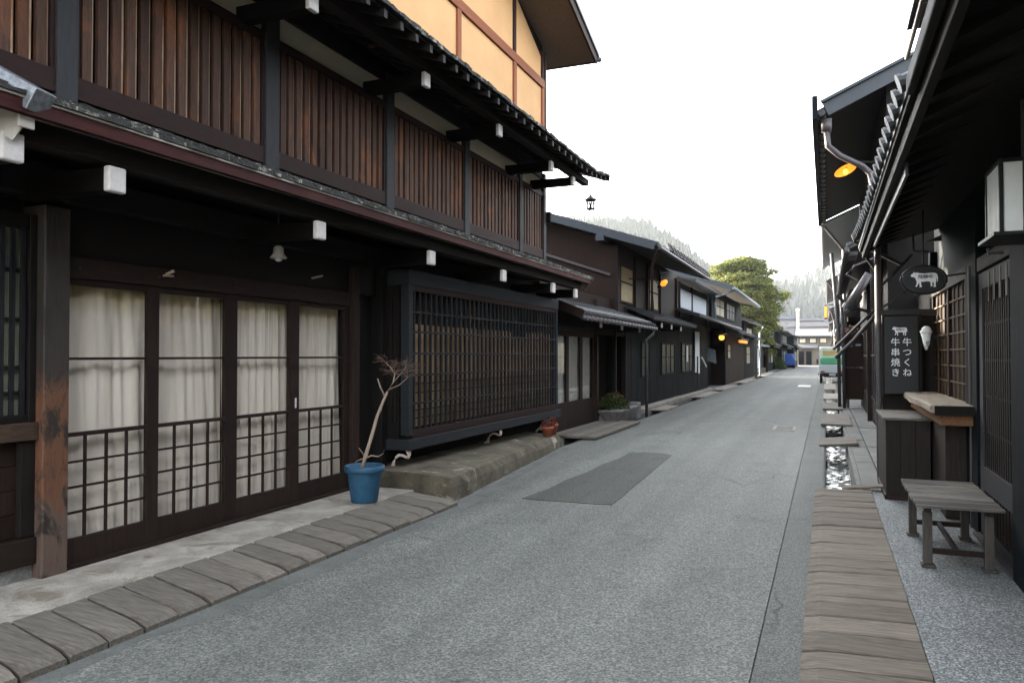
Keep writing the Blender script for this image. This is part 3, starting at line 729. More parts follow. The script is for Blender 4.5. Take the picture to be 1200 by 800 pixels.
# conical lamp hanging under eave
t = empty('hanging_lamp', (-4.72,5.79,2.53), 'small pale conical shade lamp hanging under the lower eave above the curtained doors', 'lamp')
c = (-4.72,5.79,2.50)
build('lamp_shade', MB().lathe(c, [(.075,0),(.078,.01),(.05,.045),(.045,.10),(.03,.115),(.02,.12)], 20), 'pale_strip', t, smooth=True)
build('bulb', MB().lathe((c[0],c[1],c[2]-.01), [(.005,-.02),(.03,-.01),(.035,.01),(.02,.04)], 12), 'plaster_white', t, smooth=True)
build('cord', MB().tube([(c[0],c[1],c[2]+.11),(c[0],c[1],3.16)], .008, 6), 'dark_iron', t)
# iron lantern hanging at eave corner
lx, ly, lz = -4.11, 13.98, 4.47
t = empty('hanging_lantern', (lx,ly,lz), 'little iron lantern hanging from the far tip of the upper eave against the sky', 'lantern')
build('roof', MB().lathe((lx,ly,lz+.06), [(.14,0),(.10,.03),(.05,.06),(.02,.09),(.012,.12)], 6), 'dark_iron', t)
m = MB()
for k in range(6):
    a = k*math.pi/3; m.bar((lx+.075*math.cos(a),ly+.075*math.sin(a),lz-.13),(lx+.08*math.cos(a),ly+.08*math.sin(a),lz+.07),.018)
    a2 = (k+1)*math.pi/3
    for z in (-.1,.0,.05): m.bar((lx+.075*math.cos(a),ly+.075*math.sin(a),lz+z),(lx+.075*math.cos(a2),ly+.075*math.sin(a2),lz+z),.014)
build('frame', m, 'dark_iron', t)
build('base', MB().lathe((lx,ly,lz-.12), [(.09,0),(.095,.015),(.08,.03)], 6), 'dark_iron', t)
build('candle', MB().lathe((lx,ly,lz-.09), [(.03,0),(.03,.08),(.015,.09)], 8), 'dark_iron', t)
m = MB()
for k in range(7): m.lathe((lx,ly,lz+.19+k*.035), [(.006,0),(.012,.012),(.006,.026)], 6)
m.tube([(lx,ly,lz+.42),(lx,ly,4.9)], .006, 5)
build('chain', m, 'dark_iron', t)

# ================================================================== stone plinth before the bay
P = MB(); n = 26; prev = None
base = [(-3.76,7.62),(-3.95,9.5),(-4.12,11.3),(-4.29,12.95)]
def lerp_path(p, t):
    t *= len(p)-1; i = min(int(t), len(p)-2); f_ = t-i; return tuple(a+(b-a)*f_ for a, b in zip(p[i], p[i+1]))
sec = []
for k in range(n+1):
    bx, by = lerp_path(base, k/n); h = .255-.06*k/n+jit(.007)
    sec.append([(bx+jit(.008), by, -.15), (bx-.05+jit(.015), by, h*.55), (bx-.10+jit(.012), by, h-.02), (bx-.15, by, h), (-4.99, by, h+.03)])
vs = [p for s in sec for p in s]; fs = []
for k in range(n):
    for q in range(4): fs.append((k*5+q, k*5+q+1, (k+1)*5+q+1, (k+1)*5+q)[::-1])
b0 = len(vs); vs += [(-4.99, sec[0][0][1], -.15), (-4.99, sec[-1][0][1], -.15)]
fs += [(0,1,2,3,4,b0), tuple([n*5+q for q in (4,3,2,1,0)]+[b0+1])]
P.add(vs, fs)
wall = build('stone_plinth', P, 'plinth_stone', origin=(-4.3,10,0)); tag(wall, 'low mossy stone plinth running under the long lattice bay window', 'plinth')
t = MB(); t.hexa([(-4.3,7.60,.0),(-3.80,7.60,.0),(-3.86,7.72,0),(-4.3,7.72,0)], [(-4.3,7.56,.19),(-3.93,7.57,.16),(-3.93,7.70,.19),(-4.3,7.72,.2)])
# blue pot with bare sapling
px, py, pz = -4.39, 6.74, .10
t = empty('potted_sapling', (px,py,pz), 'bare leaning sapling in a blue plastic pot at the end of the timber boards', 'potted tree')
build('pot', MB().lathe((px,py,pz), [(.128,0),(.135,.01),(.175,.30),(.176,.305),(.20,.31),(.205,.33),(.205,.37),(.192,.375),(.185,.36),(.178,.32)], 40), 'pot_blue', t, smooth=True, bevel=0)
build('soil', MB().lathe((px,py,pz), [(.17,.29),(.179,.33),(.05,.345)], 20), 'soil', t, smooth=True)
dr = Vector((.0, 0, 1)); 
def wp(u, h): # local lateral u along +right of camera view (about +x+y)
    return (px+u*.925, py+u*.38, pz+h)
tr = MB(); tr.tube([wp(-.03,.33), wp(.02,.50), wp(.08,.70), wp(.13,.88), wp(.19,1.03), wp(.23,1.12)], [.022,.020,.018,.016,.014,.012], 8)
tr.tube([wp(.21,1.07), wp(.16,1.17), wp(.13,1.26)], [.010,.008,.006], 6)
tr.tube([wp(.23,1.12), wp(.29,1.22), wp(.31,1.32)], [.010,.008,.006], 6)
tr.tube([wp(.25,1.15), wp(.35,1.19), wp(.44,1.27)], [.008,.006,.004], 6)
tr.tube([wp(.29,1.22), wp(.38,1.32), wp(.42,1.38)], [.007,.006,.004], 6); tr.tube([wp(.31,1.30), wp(.26,1.38), wp(.22,1.42)], [.006,.005,.003], 6)
tr.tube([wp(.0,.44), wp(.07,.47), wp(.14,.46), wp(.19,.49), wp(.20,.53)], [.010,.009,.007,.005,.004], 6)
tr.tube([wp(.0,.46), wp(-.03,.51), wp(-.06,.55)], [.008,.006,.004], 6); tr.tube([wp(.0,.45), wp(-.07,.42), wp(-.10,.40)], [.007,.005,.003], 6)
tr.tube([wp(.14,.92), wp(.17,.93), wp(.18,.96)], [.007,.005,.003], 6)
build('trunk', tr, 'twig', t, smooth=True)
tw = MB(); rnd = random.Random(5)
for k in range(58):
    s_ = rnd.choice([(.31,1.32),(.42,1.38),(.22,1.42),(.36,1.30),(.44,1.27),(.28,1.36)])
    a = rnd.uniform(-.15, math.pi+.15); l = rnd.uniform(.06,.2); du = math.cos(a)*l*1.1; dz = abs(math.sin(a))*l*.6; dd = rnd.uniform(-.1,.1)
    p0 = Vector(wp(*s_)); p2 = Vector(wp(s_[0]+du, min(s_[1]+dz, 1.56)))+Vector((-.38*dd,.925*dd,0)); p1 = (p0+p2)/2+Vector((jit(.015),jit(.015),.02))
    tw.tube([p0,p1,p2], [.0026,.002,.0013], 4)
    for q in range(3):
        p3 = p2+Vector((jit(.05),jit(.05),rnd.uniform(-.01,.04))); tw.tube([p1 if q else p2,p3], [.0016,.001], 3)
build('twigs', tw, 'twig_red', t)

def leafy(mb, c, r, n, s, squash=.7, rnd=random, dome=True):
    for k in range(n):
        a = rnd.uniform(0,6.28); b = rnd.uniform(0,1)**.5*r; z = rnd.uniform(0,1)*r*squash*2*(1-(b/r)**2*.6)
        p = Vector((c[0]+b*math.cos(a), c[1]+b*math.sin(a), c[2]+z))
        u = Vector((jit(1),jit(1),jit(.7))).normalized()*s*rnd.uniform(.6,1.2); v = u.cross(Vector((jit(1),jit(1),jit(1)))).normalized()*s*.5
        mb.add([p-u*.5, p+v*.5, p+u*.5, p-v*.5], [(0,1,2,3)])
# terracotta pots
def tpot(x, y, z, s, lab, mat):
    t = empty('potted_plant', (x,y,z), lab, 'potted plant', 'terracotta pots on the plinth')
    build('pot', MB().lathe((x,y,z), [(.07*s,0),(.10*s,.15*s),(.115*s,.155*s),(.115*s,.19*s),(.10*s,.19*s),(.09*s,.17*s)], 20), 'pot_terra', t, smooth=True)
    m = MB(); leafy(m, (x,y,z+.17*s), .12*s, 110, .06*s); build('leaves', m, mat, t)
    m = MB(); 
    for k in range(7): m.tube([(x,y,z+.16*s),(x+jit(.1)*s,y+jit(.1)*s,z+.32*s)], .003, 4)
    build('stems', m, 'twig_red', t)
tpot(-4.42,12.42,.2,.95,'nearer terracotta pot with dark purple leaves, left of its twin','red_leaf')
tpot(-4.48,12.82,.2,1.0,'terracotta pot with taller red plant nearest the glazed doors','red_leaf')

# ================================================================== generic pieces for smaller houses
def roof(name, parent, xe, ze, xw, zw, y0, y1, mat='tile', th=.05, ribs=.24, lift=.03):
    """lean roof from eave (xe,ze) up to (xw,zw)"""
    m = MB(); m.hexa([(xe,y0,ze),(xe,y1,ze),(xw,y1,zw),(xw,y0,zw)], [(xe,y0,ze+th),(xe,y1,ze+th),(xw,y1,zw+th),(xw,y0,zw+th)])
    y = y0+.05
    while ribs and y < y1:
        m.tube([(xe+(.02 if xe > xw else -.02),y,ze+th+.012),(xw,y,zw+th+.012)], lift, 6); y += ribs
    if ribs:
        L_ = math.hypot(xw-xe, zw-ze); k = 0
        while k*.26 < L_:
            t_ = k*.26/L_; x = xe+(xw-xe)*t_; z = ze+(zw-ze)*t_
            m.box(min(x,x+.03), max(x,x+.03), y0, y1, z+th, z+th+.02); k += 1
    return build(name, m, mat, parent)
def beams(parent, xa, xb, ys, z, w=.1, h=.14, cap=True):
    for y in ys:
        s = 1 if xb > xa else -1
        b = build('eave_beam', MB().box(min(xa,xb-.03*s),max(xa,xb-.03*s),y-w/2,y+w/2,z-h/2,z+h/2), 'wood_black', parent)
        if cap: build('beam_cap', MB().box(min(xb-.03*s,xb),max(xb-.03*s,xb),y-w/2-.004,y+w/2+.004,z-h/2-.004,z+h/2+.004), 'cap_white', b, bevel=.006)
def lattice(mb, x0, x1, y0, y1, z0, z1, step=.12, w=.04, rows=3):
    n = max(2, int((y1-y0)/step))
    for k in range(n+1):
        y = y0+(y1-y0)*k/n; mb.box(x0,x1,y-w/2,y+w/2,z0,z1)
    for k in range(rows+1 if rows else 0):
        z = z0+(z1-z0)*k/rows; mb.box(x0+.005,x1-.008,y0,y1,z-.012,z+.012)
    return mb
def planks_wall(x0, x1, y0, y1, z0, z1, step=.22):
    m = MB(); y = y0
    while y < y1-.01:
        b = min(y+step*random.uniform(.8,1.2), y1); m.box(x0, x1+jit(.004), y, b-.006, z0, z1); y = b
    return m
def window(parent, x, y0, y1, z0, z1, mat='glass_dark', fr='wood_black', bars=1, s=1):
    f = MB(); d = .03*s
    def bx(a, b, c, d_, e, f_): f.box(min(a,b), max(a,b), c, d_, e, f_)
    bx(x,x+d,y0,y1,z0,z0+.05); bx(x,x+d,y0,y1,z1-.05,z1); bx(x,x+d,y0,y0+.05,z0+.05,z1-.05); bx(x,x+d,y1-.05,y1,z0+.05,z1-.05)
    for k in range(1, bars+1):
        y = y0+(y1-y0)*k/(bars+1); bx(x,x+d*.8,y-.02,y+.02,z0+.05,z1-.05)
    if z1-z0 > .7: zc = z0+(z1-z0)*.55; bx(x,x+d*.9,y0+.05,y1-.05,zc-.02,zc+.02)
    w_ = build('window', f, fr, parent)
    p = MB(); p.box(min(x+.002*s,x+.008*s), max(x+.002*s,x+.008*s), y0+.04, y1-.04, z0+.04, z1-.04); build('pane', p, mat, w_)
    return w_

# ================================================================== HOUSE B (low tiled)
B = empty('low_tiled_house', (-5,16.8,0), 'low brown house with tiled eave and three glazed curtained doors next to the lattice bay', 'house')
m = MB(); m.prism_y([(-14,2.9),(-5.6,2.9),(-10,4.6),(-14,4.6)], 13.72, 18.9).box(-14,-9.01,13.72,18.9,0,2.899).box(-9,-5.0,13.62,17.45,2.08,3.0).box(-9,-5.5,17.45,20.2,.0,3.0).box(-5.5,-5.0,17.45,20.2,2.15,3.0).box(-9,-5.3,13.62,17.45,0,2.08); build('wall', m, 'house_brown', B)  # first two solids: unseen rear bulk added to block the low sun
for y in (13.62,17.3,20.05): build('post', MB().box(-5.05,-4.93,y,y+.13,0,2.9), 'wood_umber', B, bevel=.005)
build('post', MB().box(-4.98,-4.9,18.9,18.98,0,2.4), 'wood_umber', B)
build('lintel', MB().box(-5.06,-4.95,13.75,20.05,2.09,2.22), 'wood_umber_y', B)
for i in range(3):
    a = 14.35+i*.98; f = MB(); f.box(-5.05,-5.01,a,a+.09,.05,2.088).box(-5.05,-5.01,a+.89,a+.97,.05,2.088).box(-5.05,-5.01,a+.09,a+.89,.05,.62).box(-5.05,-5.01,a+.09,a+.89,2.0,2.088)
    d = build('glazed_door', f, 'wood_umber', B); build('pane', MB().box(-5.035,-5.03,a+.09,a+.89,.62,2.0), 'glass_pane', d)
    build('curtain', curtain(a+.05,a+.93,.55,2.05,-5.09,i+20), 'curtain_far', d, smooth=True)
m = MB(); m.box(-5.05,-5.0,13.75,14.34,.05,2.088); build('door_jamb', m, 'wood_black', B)
m = lattice(MB(), -5.42,-5.38,17.6,18.7,.1,1.0,.13); build('recess_lattice', m, 'wood_black', B)
m = MB(); m.box(-5.5,-5.41,17.7,18.7,1.05,1.3); build('recess_shelf', m, 'house_brown', B)
roof('tiled_eave', B, -4.2, 2.34, -5.6, 2.92, 13.72, 20.3)
m = MB()
m.tube([(-4.17,13.7,2.30),(-4.17,20.3,2.30)], .045, 8); 
build('gutter', m, 'pipe_grey', B, smooth=True)
m = MB()
for k in range(22): m.box(-4.215,-4.12,13.8+k*.3,13.83+k*.3,2.25,2.36)
for x_, z_ in ((-4.30,2.47),(-4.45,2.53)): m.tube([(x_,13.75,z_),(x_,20.2,z_)], .018, 6)
build('snow_guard', m, 'pipe_grey', B)
m = MB(); m.bar((-5.5,13.70,2.90),(-4.17,13.70,2.36),.03,.17); build('verge_board', m, 'house_brown', B, bevel=.004)
beams(B, -5.0, -4.35, (15.6,17.4,19.2), 2.25)
m = MB(); m.tube([(-4.17,20.0,2.27),(-4.17,19.95,2.15),(-4.32,19.75,1.98),(-4.30,19.7,1.8),(-4.30,19.7,-.0)], .04, 10); build('downpipe', m, 'pipe_grey', B, smooth=True)
# stone trough planter
t = empty('stone_trough', (-4.62,18.1,.05), 'pale stone trough planted with a reddish green shrub by the downpipe', 'planter')
m = MB(); m.hexa([(-4.82,17.5,.03),(-4.45,17.45,.03),(-4.4,18.75,.03),(-4.8,18.8,.03)], [(-4.95,17.3,.30),(-4.35,17.25,.33),(-4.3,18.9,.36),(-4.92,18.95,.33)]); build('trough', m, 'rough_stone', t, bevel=.04)
m = MB(); leafy(m, (-4.65,17.75,.32), .38, 700, .07, .55); build('shrub', m, 'bush_leaf', t)
m = MB(); leafy(m, (-4.7,18.0,.45), .26, 160, .07, .6); build('flowers', m, 'red_leaf', t)
m = MB(); m.box(-4.6,-4.35,19.0,19.3,.0,.42); tag(build('stone_block', m, 'rough_stone', bevel=.03, origin=(-4.5,19.15,0)), 'small pale stone block between the planted trough and the downpipe', 'stone block')

# ================================================================== HOUSE C (gable with lit-looking shutters)
Cc = empty('gabled_house', (-4.95,24,0), 'brown two-storey house whose gable rises over the low tiled eave, with cream windows', 'house')
build('wall', planks_wall(-9,-4.97,19.0+1.35,28.2,.02,2.7,.25), 'charred', Cc)
m = MB(); m.box(-9,-4.97,19.0,28.2,2.7,4.4); m.hexa([(-13,19.0,4.401),(-4.97,19.0,4.401),(-4.97,28.2,4.401),(-13,28.2,4.401)], [(-13,19.0,6.95),(-4.97,19.0,4.5),(-4.97,28.2,4.5),(-13,28.2,6.95)]).box(-13,-9,19,28.2,2.7,4.4); build('upper_wall', m, 'house_brown', Cc)  # unseen rear part added to keep low sun off the right-hand walls
build('corner_post', MB().box(-5.0,-4.86,18.97,19.12,2.7,4.4), 'wood_umber', Cc)
window(Cc, -4.96, 19.55, 21.0, 2.98, 3.98, 'window_warm', 'wood_umber', 0); window(Cc, -4.96, 23.1, 24.5, 2.98, 3.98, 'window_warm', 'wood_umber', 0)
for y in (19.3,21.2,22.8,24.7,27.6): build('post', MB().box(-4.99,-4.9,y-.07,y+.07,2.7,4.35), 'wood_umber', Cc)
VX = -3.82; vz = 4.20
def cz(x): return vz+(VX-x)*.325
m = MB(); m.hexa([(VX,18.4,vz),(VX,27.0,vz),(-13,27.0,cz(-13)),(-13,18.4,cz(-13))], [(VX,18.4,vz+.06),(VX,27.0,vz+.06),(-13,27.0,cz(-13)+.06),(-13,18.4,cz(-13)+.06)]); build('roof_deck', m, 'wood_umber', Cc)  # roof carried back out of view to help block the sun
r_ = roof('roof_tiles', Cc, VX+.06, vz+.055, -13, cz(-13)+.06, 18.45, 27.0, lift=.028)
m = MB(); m.bar((VX+.02,18.38,vz+.02),(-13,18.38,cz(-13)+.02),.05,.17); build('verge_board', m, 'barge_blue', Cc, bevel=.004)
build('purlin_end', MB().box(-5.25,-5.05,18.3,19.0,4.42,4.58), 'barge_blue', Cc, bevel=.008); build('purlin_end', MB().box(-7.2,-7.0,18.3,19.0,5.05,5.2), 'barge_blue', Cc, bevel=.008)
m = MB(); n = 30
for k in range(n): y = 18.6+8.4*k/n; m.tube([(VX+.08,y,vz+.05),(VX+.12,y,vz+.045)], .06, 8)
m.tube([(VX+.12,18.5,vz+.0),(VX+.12,27,vz+.0)], .04, 8); build('eave_tiles', m, 'pipe_grey', Cc)
m = MB()   # raised snow board standing on the eave
m.hexa([(VX+.1,19.9,vz+.10),(VX+.14,19.9,vz+.10),(VX+.14,27.2,vz+.08),(VX+.1,27.2,vz+.08)], [(VX-.04,20.3,vz+.36),(VX-.0,20.3,vz+.36),(VX+.0,26.9,vz+.34),(VX-.04,26.9,vz+.34)])
for k in range(14): y = 20.2+k*.52; m.bar((VX+.15,y,vz+.11),(VX+.05,y+.05,vz+.29),.02)
build('snow_board', m, 'wood_umber', Cc)
m = MB(); m.tube([(VX+.05,18.75,vz),(-4.05,19.2,3.8),(-4.1,19.5,2.75)], .05, 8); build('downpipe', m, 'wood_umber', Cc)
roof('lower_eave', Cc, -4.25, 2.56, -5.0, 2.88, 20.35, 27.6)
beams(Cc, -5.0, -4.3, (21.8,23.3,24.9), 2.45)
# rail leaning along gable wall (flashing)
m = MB(); m.bar((-9,18.93,5.0),(-5.05,18.93,3.64),.05,.06); build('flashing', m, 'pipe_grey', Cc)
window(Cc, -4.96, 22.0, 23.1, .95, 2.0, 'glass_dark', 'wood_black', 1); window(Cc, -4.96, 24.9, 27.3, .95, 2.0, 'glass_dark', 'wood_black', 2)
build('base_stone', MB().box(-4.97,-4.64,20.35,28.2,-.1,.13), 'concrete', Cc, bevel=.01)

# torch-like lamps
def lamp(x, y, z, r, lab, mat='lamp_yellow', flat=False):
    t = empty('eave_lamp', (x,y,z), lab, 'lamp')
    build('bulb', MB().lathe((x,y,z-r), [(r*.3,0),(r*.8,r*.3),(r,r),(r*.8,r*1.6),(r*.35,r*1.9)], 14), mat, t, smooth=True)
    build('shade', MB().lathe((x,y,z), [(r*1.9,r*.7),(r*1.4,r*1.2),(r*.4,r*1.6),(r*.2,r*2)], 16), 'dark_iron', t, smooth=True)
    build('arm', MB().tube([(x,y,z+r*1.9),(x-.1,y,z+r*2.2),(-4.97 if x < 0 else 1.0,y,z+r*2.0)], .015, 6), 'dark_iron', t)
    return t
def torch(x, y, z, lab):
    t = empty('spot_lamp', (x,y,z), lab, 'lamp'); d = Vector((.75,-.2,.55)).normalized(); p = Vector((x,y,z))
    build('lamp_face', MB().tube([p-d*.10, p-d*.02, p+d*.10], [.03,.085,.05], 10), 'lamp_orange', t, smooth=True)
    build('lamp_shade', MB().tube([p-d*.2, p-d*.09], [.05,.07], 10), 'dark_iron', t)
    build('arm', MB().tube([p-d*.15, (x-.25,y,z+.12), (-4.95,y,z+.15)], .016, 6), 'dark_iron', t)
    build('bracket', MB().bar((x-.1,y,z+.28),(x+.25,y,z+.30),.03), 'pipe_grey', t)
torch(-4.0,20.5,3.52,'orange glowing spot lamp on the post below the gable eave with the cream windows')

# ================================================================== HOUSE D (white shutters)
D = empty('black_boarded_house', (-4.95,31,0), 'black boarded house with two white upper shutters behind the gable', 'house')
build('wall', planks_wall(-9,-4.97,28.25,35.6,.02,3.0,.3), 'charred', D)
m = MB(); m.box(-9,-5.0,28.25,36.4,3.0,4.3); build('upper_wall', m, 'wood_black', D)
for a, b in ((28.4,31.0),(31.25,35.1)):
    w_ = build('shutter', MB().box(-4.99,-4.95,a,b,3.36,4.06), 'plaster_white', D, bevel=.01)
for y in (28.3,31.12,35.25): build('post', MB().box(-4.99,-4.92,y-.07,y+.07,3.0,4.3), 'house_brown', D)
roof('upper_roof', D, -4.35, 4.28, -9, 5.2, 28.2, 36.0)
roof('lower_roof', D, -4.12, 2.98, -5.0, 3.22, 27.5, 41.5)
m = MB(); m.tube([(-4.08,27.4,2.95),(-4.08,41.6,2.95)], .05, 8); build('gutter', m, 'pipe_grey', D, smooth=True)
m = MB(); m.box(-9,-5.6,35.6,41.4,.02,3.0); build('recess_wall', m, 'wood_black', D)
build('corner_post', MB().box(-5.0,-4.85,41.25,41.4,0,3.0), 'wood_black', D)
build('base_stone', MB().box(-4.97,-4.64,28.25,35.6,-.1,.12), 'concrete', D, bevel=.01)
window(D, -4.96, 28.7, 31.2, .95, 2.05, 'glass_dark', 'wood_black', 2)
# hanging white banners and sign
t = empty('hanging_banner', (-4.85,31,1), 'white cloth strips and pole hanging on the black boarded wall', 'banner')
m = MB(); m.box(-4.90,-4.88,31.5,32.6,1.55,2.55); build('cloth', m, 'paper', t)
build('strip', MB().box(-4.90,-4.87,31.5,31.75,.9,1.549), 'paper', t); build('strip', MB().box(-4.90,-4.87,32.3,32.6,.85,1.549), 'paper', t); build('pole', MB().bar((-4.85,33.0,1.5),(-4.85,34.3,1.1),.05), 'paper', t)
tag(build('wall_notice', MB().box(-4.93,-4.9,29.6,29.85,1.35,1.95), 'paper', origin=(-4.9,29.7,1.6)), 'narrow pale notice on the black boarded wall left of the white cloth strips', 'notice')
m = MB(); m.hexa([(-5.4,38.0,1.35),(-4.9,38.0,1.2),(-4.9,38.05,1.2),(-5.4,38.05,1.35)], [(-5.35,38.0,2.0),(-4.95,38.0,1.85),(-4.95,38.05,1.85),(-5.35,38.05,2.0)])
tag(build('shop_poster', m, 'gutter_pale', origin=(-5.1,38,1.6)), 'tilted pale blue poster in the dark recess under the round lamp', 'poster')
lamp(-4.35,35.6,2.40,.13,'round yellow lit lamp hanging under the eave of the black boarded house')

# ================================================================== HOUSE E
Eh = empty('blue_grey_house', (-4.95,44,0), 'dark blue-grey house with a grey drainpipe and glazed balcony before the big pine', 'house')
build('wall', planks_wall(-9,-4.97,41.45,52,.02,3.0,.35), 'house_brown', Eh)
m = MB(); m.box(-9,-4.9,36.45,50,3.2,4.75); build('upper_wall', m, 'charred', Eh)
EVX, EVZ = -3.95, 4.62
m = MB(); m.hexa([(EVX,36.0,EVZ),(EVX,50.5,EVZ),(-9,50.5,EVZ+1.55),(-9,36,EVZ+1.55)], [(EVX,36.0,EVZ+.06),(EVX,50.5,EVZ+.06),(-9,50.5,EVZ+1.61),(-9,36,EVZ+1.61)]); build('roof_deck', m, 'wood_umber', Eh)
roof('roof_tiles', Eh, EVX+.05, EVZ+.06, -9, EVZ+1.62, 36.1, 50.5, lift=.05)
m = MB(); m.bar((EVX+.02,35.95,EVZ+.02),(-9,35.95,EVZ+1.57),.06,.18); build('verge_board', m, 'barge_blue', Eh)
m = MB(); m.tube([(EVX+.1,36,EVZ),(EVX+.1,50.5,EVZ)], .07, 8); build('gutter', m, 'gutter_pale', Eh, smooth=True)
m = MB(); m.tube([(EVX+.05,36.4,EVZ-.05),(-4.2,36.4,4.45),(-4.7,36.5,4.3),(-4.75,36.5,4.0),(-4.75,36.5,3.15)], .06, 8); build('downpipe', m, 'gutter_pale', Eh, smooth=True)
window(Eh, -4.89, 37.6, 41.0, 3.5, 4.4, 'window_pale', 'wood_black', 1); window(Eh, -4.89, 42, 46, 3.5, 4.4, 'glass_dark', 'wood_black', 2)
roof('lower_roof', Eh, -4.2, 2.75, -5.0, 3.1, 41.7, 52, lift=.04)
build('post', MB().box(-4.3,-4.15,52.2,52.4,0,2.9), 'pipe_grey', Eh)
window(Eh, -4.96, 43.0, 44.4, 1.4, 2.2, 'window_pale', 'wood_black', 0)
t = empty('strip_lamp', (-4.4,46.5,2.35), 'orange strip lamp glowing under the eave above the brown doorway', 'lamp')
build('tube', MB().tube([(-4.4,44.0,2.36),(-4.4,47.8,2.36)], .08, 8), 'lamp_orange', t); build('housing', MB().box(-4.55,-4.28,43.8,48,2.45,2.55), 'dark_iron', t)
# extra small roofs stepping away
F_ = empty('far_left_house', (-5.2,57,0), 'small grey-blue house with stepped eaves half hidden behind the drainpipe house', 'house')
build('wall', MB().box(-9,-5.0,52.6,60.5,0,3.9), 'charred', F_)
roof('upper_roof', F_, -4.4, 3.75, -9, 5.2, 52.5, 61, lift=.06, ribs=.4); roof('lower_roof', F_, -4.3, 2.65, -5.0, 2.95, 52.5, 60.5, lift=.06, ribs=.4)
build('downpipe', MB().tube([(-4.35,60.5,3.7),(-4.6,60.6,3.3),(-4.6,60.6,0)], .07, 8), 'gutter_pale', F_)
window(F_, -4.99, 54, 56.5, 1.0, 2.2, 'window_pale'); window(F_, -4.99, 54, 58, 2.95, 3.5, 'window_pale')
# low hut
H = empty('low_hut', (-6,69,0), 'low brown hut with a flat grey-green roof and stone base before the pine', 'hut')
build('wall', MB().box(-9,-5.35,63.5,74.5,.45,2.35), 'house_brown', H)
build('base_stone', MB().box(-9,-5.2,63,75,-.1,.449), 'plinth_stone', H, bevel=.04)
build('roof', MB().prism_y([(-9,2.4),(-4.9,2.36),(-4.9,2.5),(-7,2.8),(-9,2.8)], 62.5, 76), 'gutter_pale', H)
build('door', MB().box(-5.35,-5.30,67,68.6,.5,2.2), 'plaster_white', H)
build('post', MB().box(-5.2,-5.0,75,75.3,0,2.5), 'house_brown', H)
# dark timber houses further along the left side
fl = [(78,90,3.3,4.9,'far dark timber house first beyond the pine on the left side','far_dark_house'),(90.5,104,3.0,4.6,'far dark timber house second beyond the pine beside the blue sheet','far_dark_house'),(105,120,2.8,4.4,'farthest dark timber house on the left before the beige building','far_dark_house')]
for a, b, z1, z2, lab, nm in fl:
    t = empty(nm, (-5.4,(a+b)/2,0), lab, 'house', 'far timber houses on the left side')
    xw = -5.25+(a-78)*.052
    build('wall', MB().box(-11,xw,a,b,0,z2-.4), 'charred', t)
    roof('lower_roof', t, xw+.75, 2.55, xw, 2.9, a, b, lift=.08, ribs=.6); roof('upper_roof', t, xw+.7, z2-.5, -11, z2+1.2, a, b, lift=.08, ribs=.6)
    for k in range(3): window(t, xw+.01, a+1+k*3.8, a+3.8+k*3.8, .8, 2.1, 'window_pale' if k == 1 else 'glass_dark')
    window(t, xw+.01, a+2, b-2, 3.0, z2-.7, 'glass_dark', bars=3)
    beams(t, xw, xw+.65, [a+.8+k*2.2 for k in range(5)], 2.45, .16, .2)
# blue sheet covered cart/car
t = empty('blue_covered_car', (-4.3,99,0), 'small car under a bright blue sheet parked at the far left side', 'car')
m = MB(); m.prism_y([(-5.1,.35),(-3.5,.35),(-3.45,1.0),(-3.7,1.75),(-4.9,1.8),(-5.1,1.0)], 97.3, 100.7); build('cover', m, 'blue_cloth', t, bevel=.15)
for yy in (98,100):
    for xx in (-5.0,-3.6): build('wheel', MB().lathe((xx,yy,.3), [(.28,-.08),(.3,-.06),(.3,.06),(.28,.08)], 14, 'x'), 'rubber', t)
m = MB(); leafy(m, (-4.9,88,.1), .9, 1200, .16, .8); tag(build('hedge_bush', m, 'bush_leaf', origin=(-4.9,88,0)), 'rounded dull green bush at the foot of the far left houses', 'bush')
# far end buildings
t = empty('beige_corner_house', (-1.4,131,0), 'beige two-storey house closing the end of the street', 'house')
build('wall', MB().box(-4.1,1.5,129,137,0,4.6), 'beige_wall', t)
roof('upper_roof', t, -4.4, 4.3, -4.6, 4.4, 128, 128.2, ribs=0)
m = MB(); m.hexa([(-4.5,127.9,4.5),(1.9,127.9,4.5),(1.9,133,5.6),(-4.5,133,5.6)], [(-4.5,127.9,4.65),(1.9,127.9,4.65),(1.9,133,5.8),(-4.5,133,5.8)]); build('roof', m, 'far_grey', t)
m = MB(); m.hexa([(-4.3,127.7,2.7),(-1.2,127.7,2.7),(-1.2,129,3.2),(-4.3,129,3.2)], [(-4.3,127.7,2.85),(-1.2,127.7,2.85),(-1.2,129,3.35),(-4.3,129,3.35)]); build('porch_roof', m, 'far_white', t)
for x in (-3.4,-1.9,-.4):
    f = MB().box(x-.5,x+.5,128.93,128.995,3.5,4.25); w_ = build('window', f, 'house_brown', t); build('pane', MB().box(x-.42,x+.42,128.9,128.925,3.57,4.18), 'window_pale', w_)
for x in (-3.6,-2.5): build('door', MB().box(x-.4,x+.4,128.93,128.995,.1,2.2), 'glass_dark', t)
def farhouse(x0,x1,y0,z,rz_,mat,rm,lab):
    t = empty('far_building', ((x0+x1)/2,y0,0), lab, 'building')
    build('wall', MB().box(x0,x1,y0,y0+8,0,z), mat, t)
    build('roof', MB().prism_y([(x0-.5,z),(x1+.5,z),(x1-.4,z+rz_),(x0+.4,z+rz_)], y0-.5, y0+8.5), rm, t)
    for k in range(3):
        xx = x0+(x1-x0)*(k+.5)/3; w_ = build('window', MB().box(xx-.5,xx+.5,y0-.05,y0-.001,z-1.7,z-.7), 'far_grey', t)
farhouse(-13.5,-5.5,160,8.6,.7,'far_white','far_grey','far white building with a blue-grey roof left of the pole')
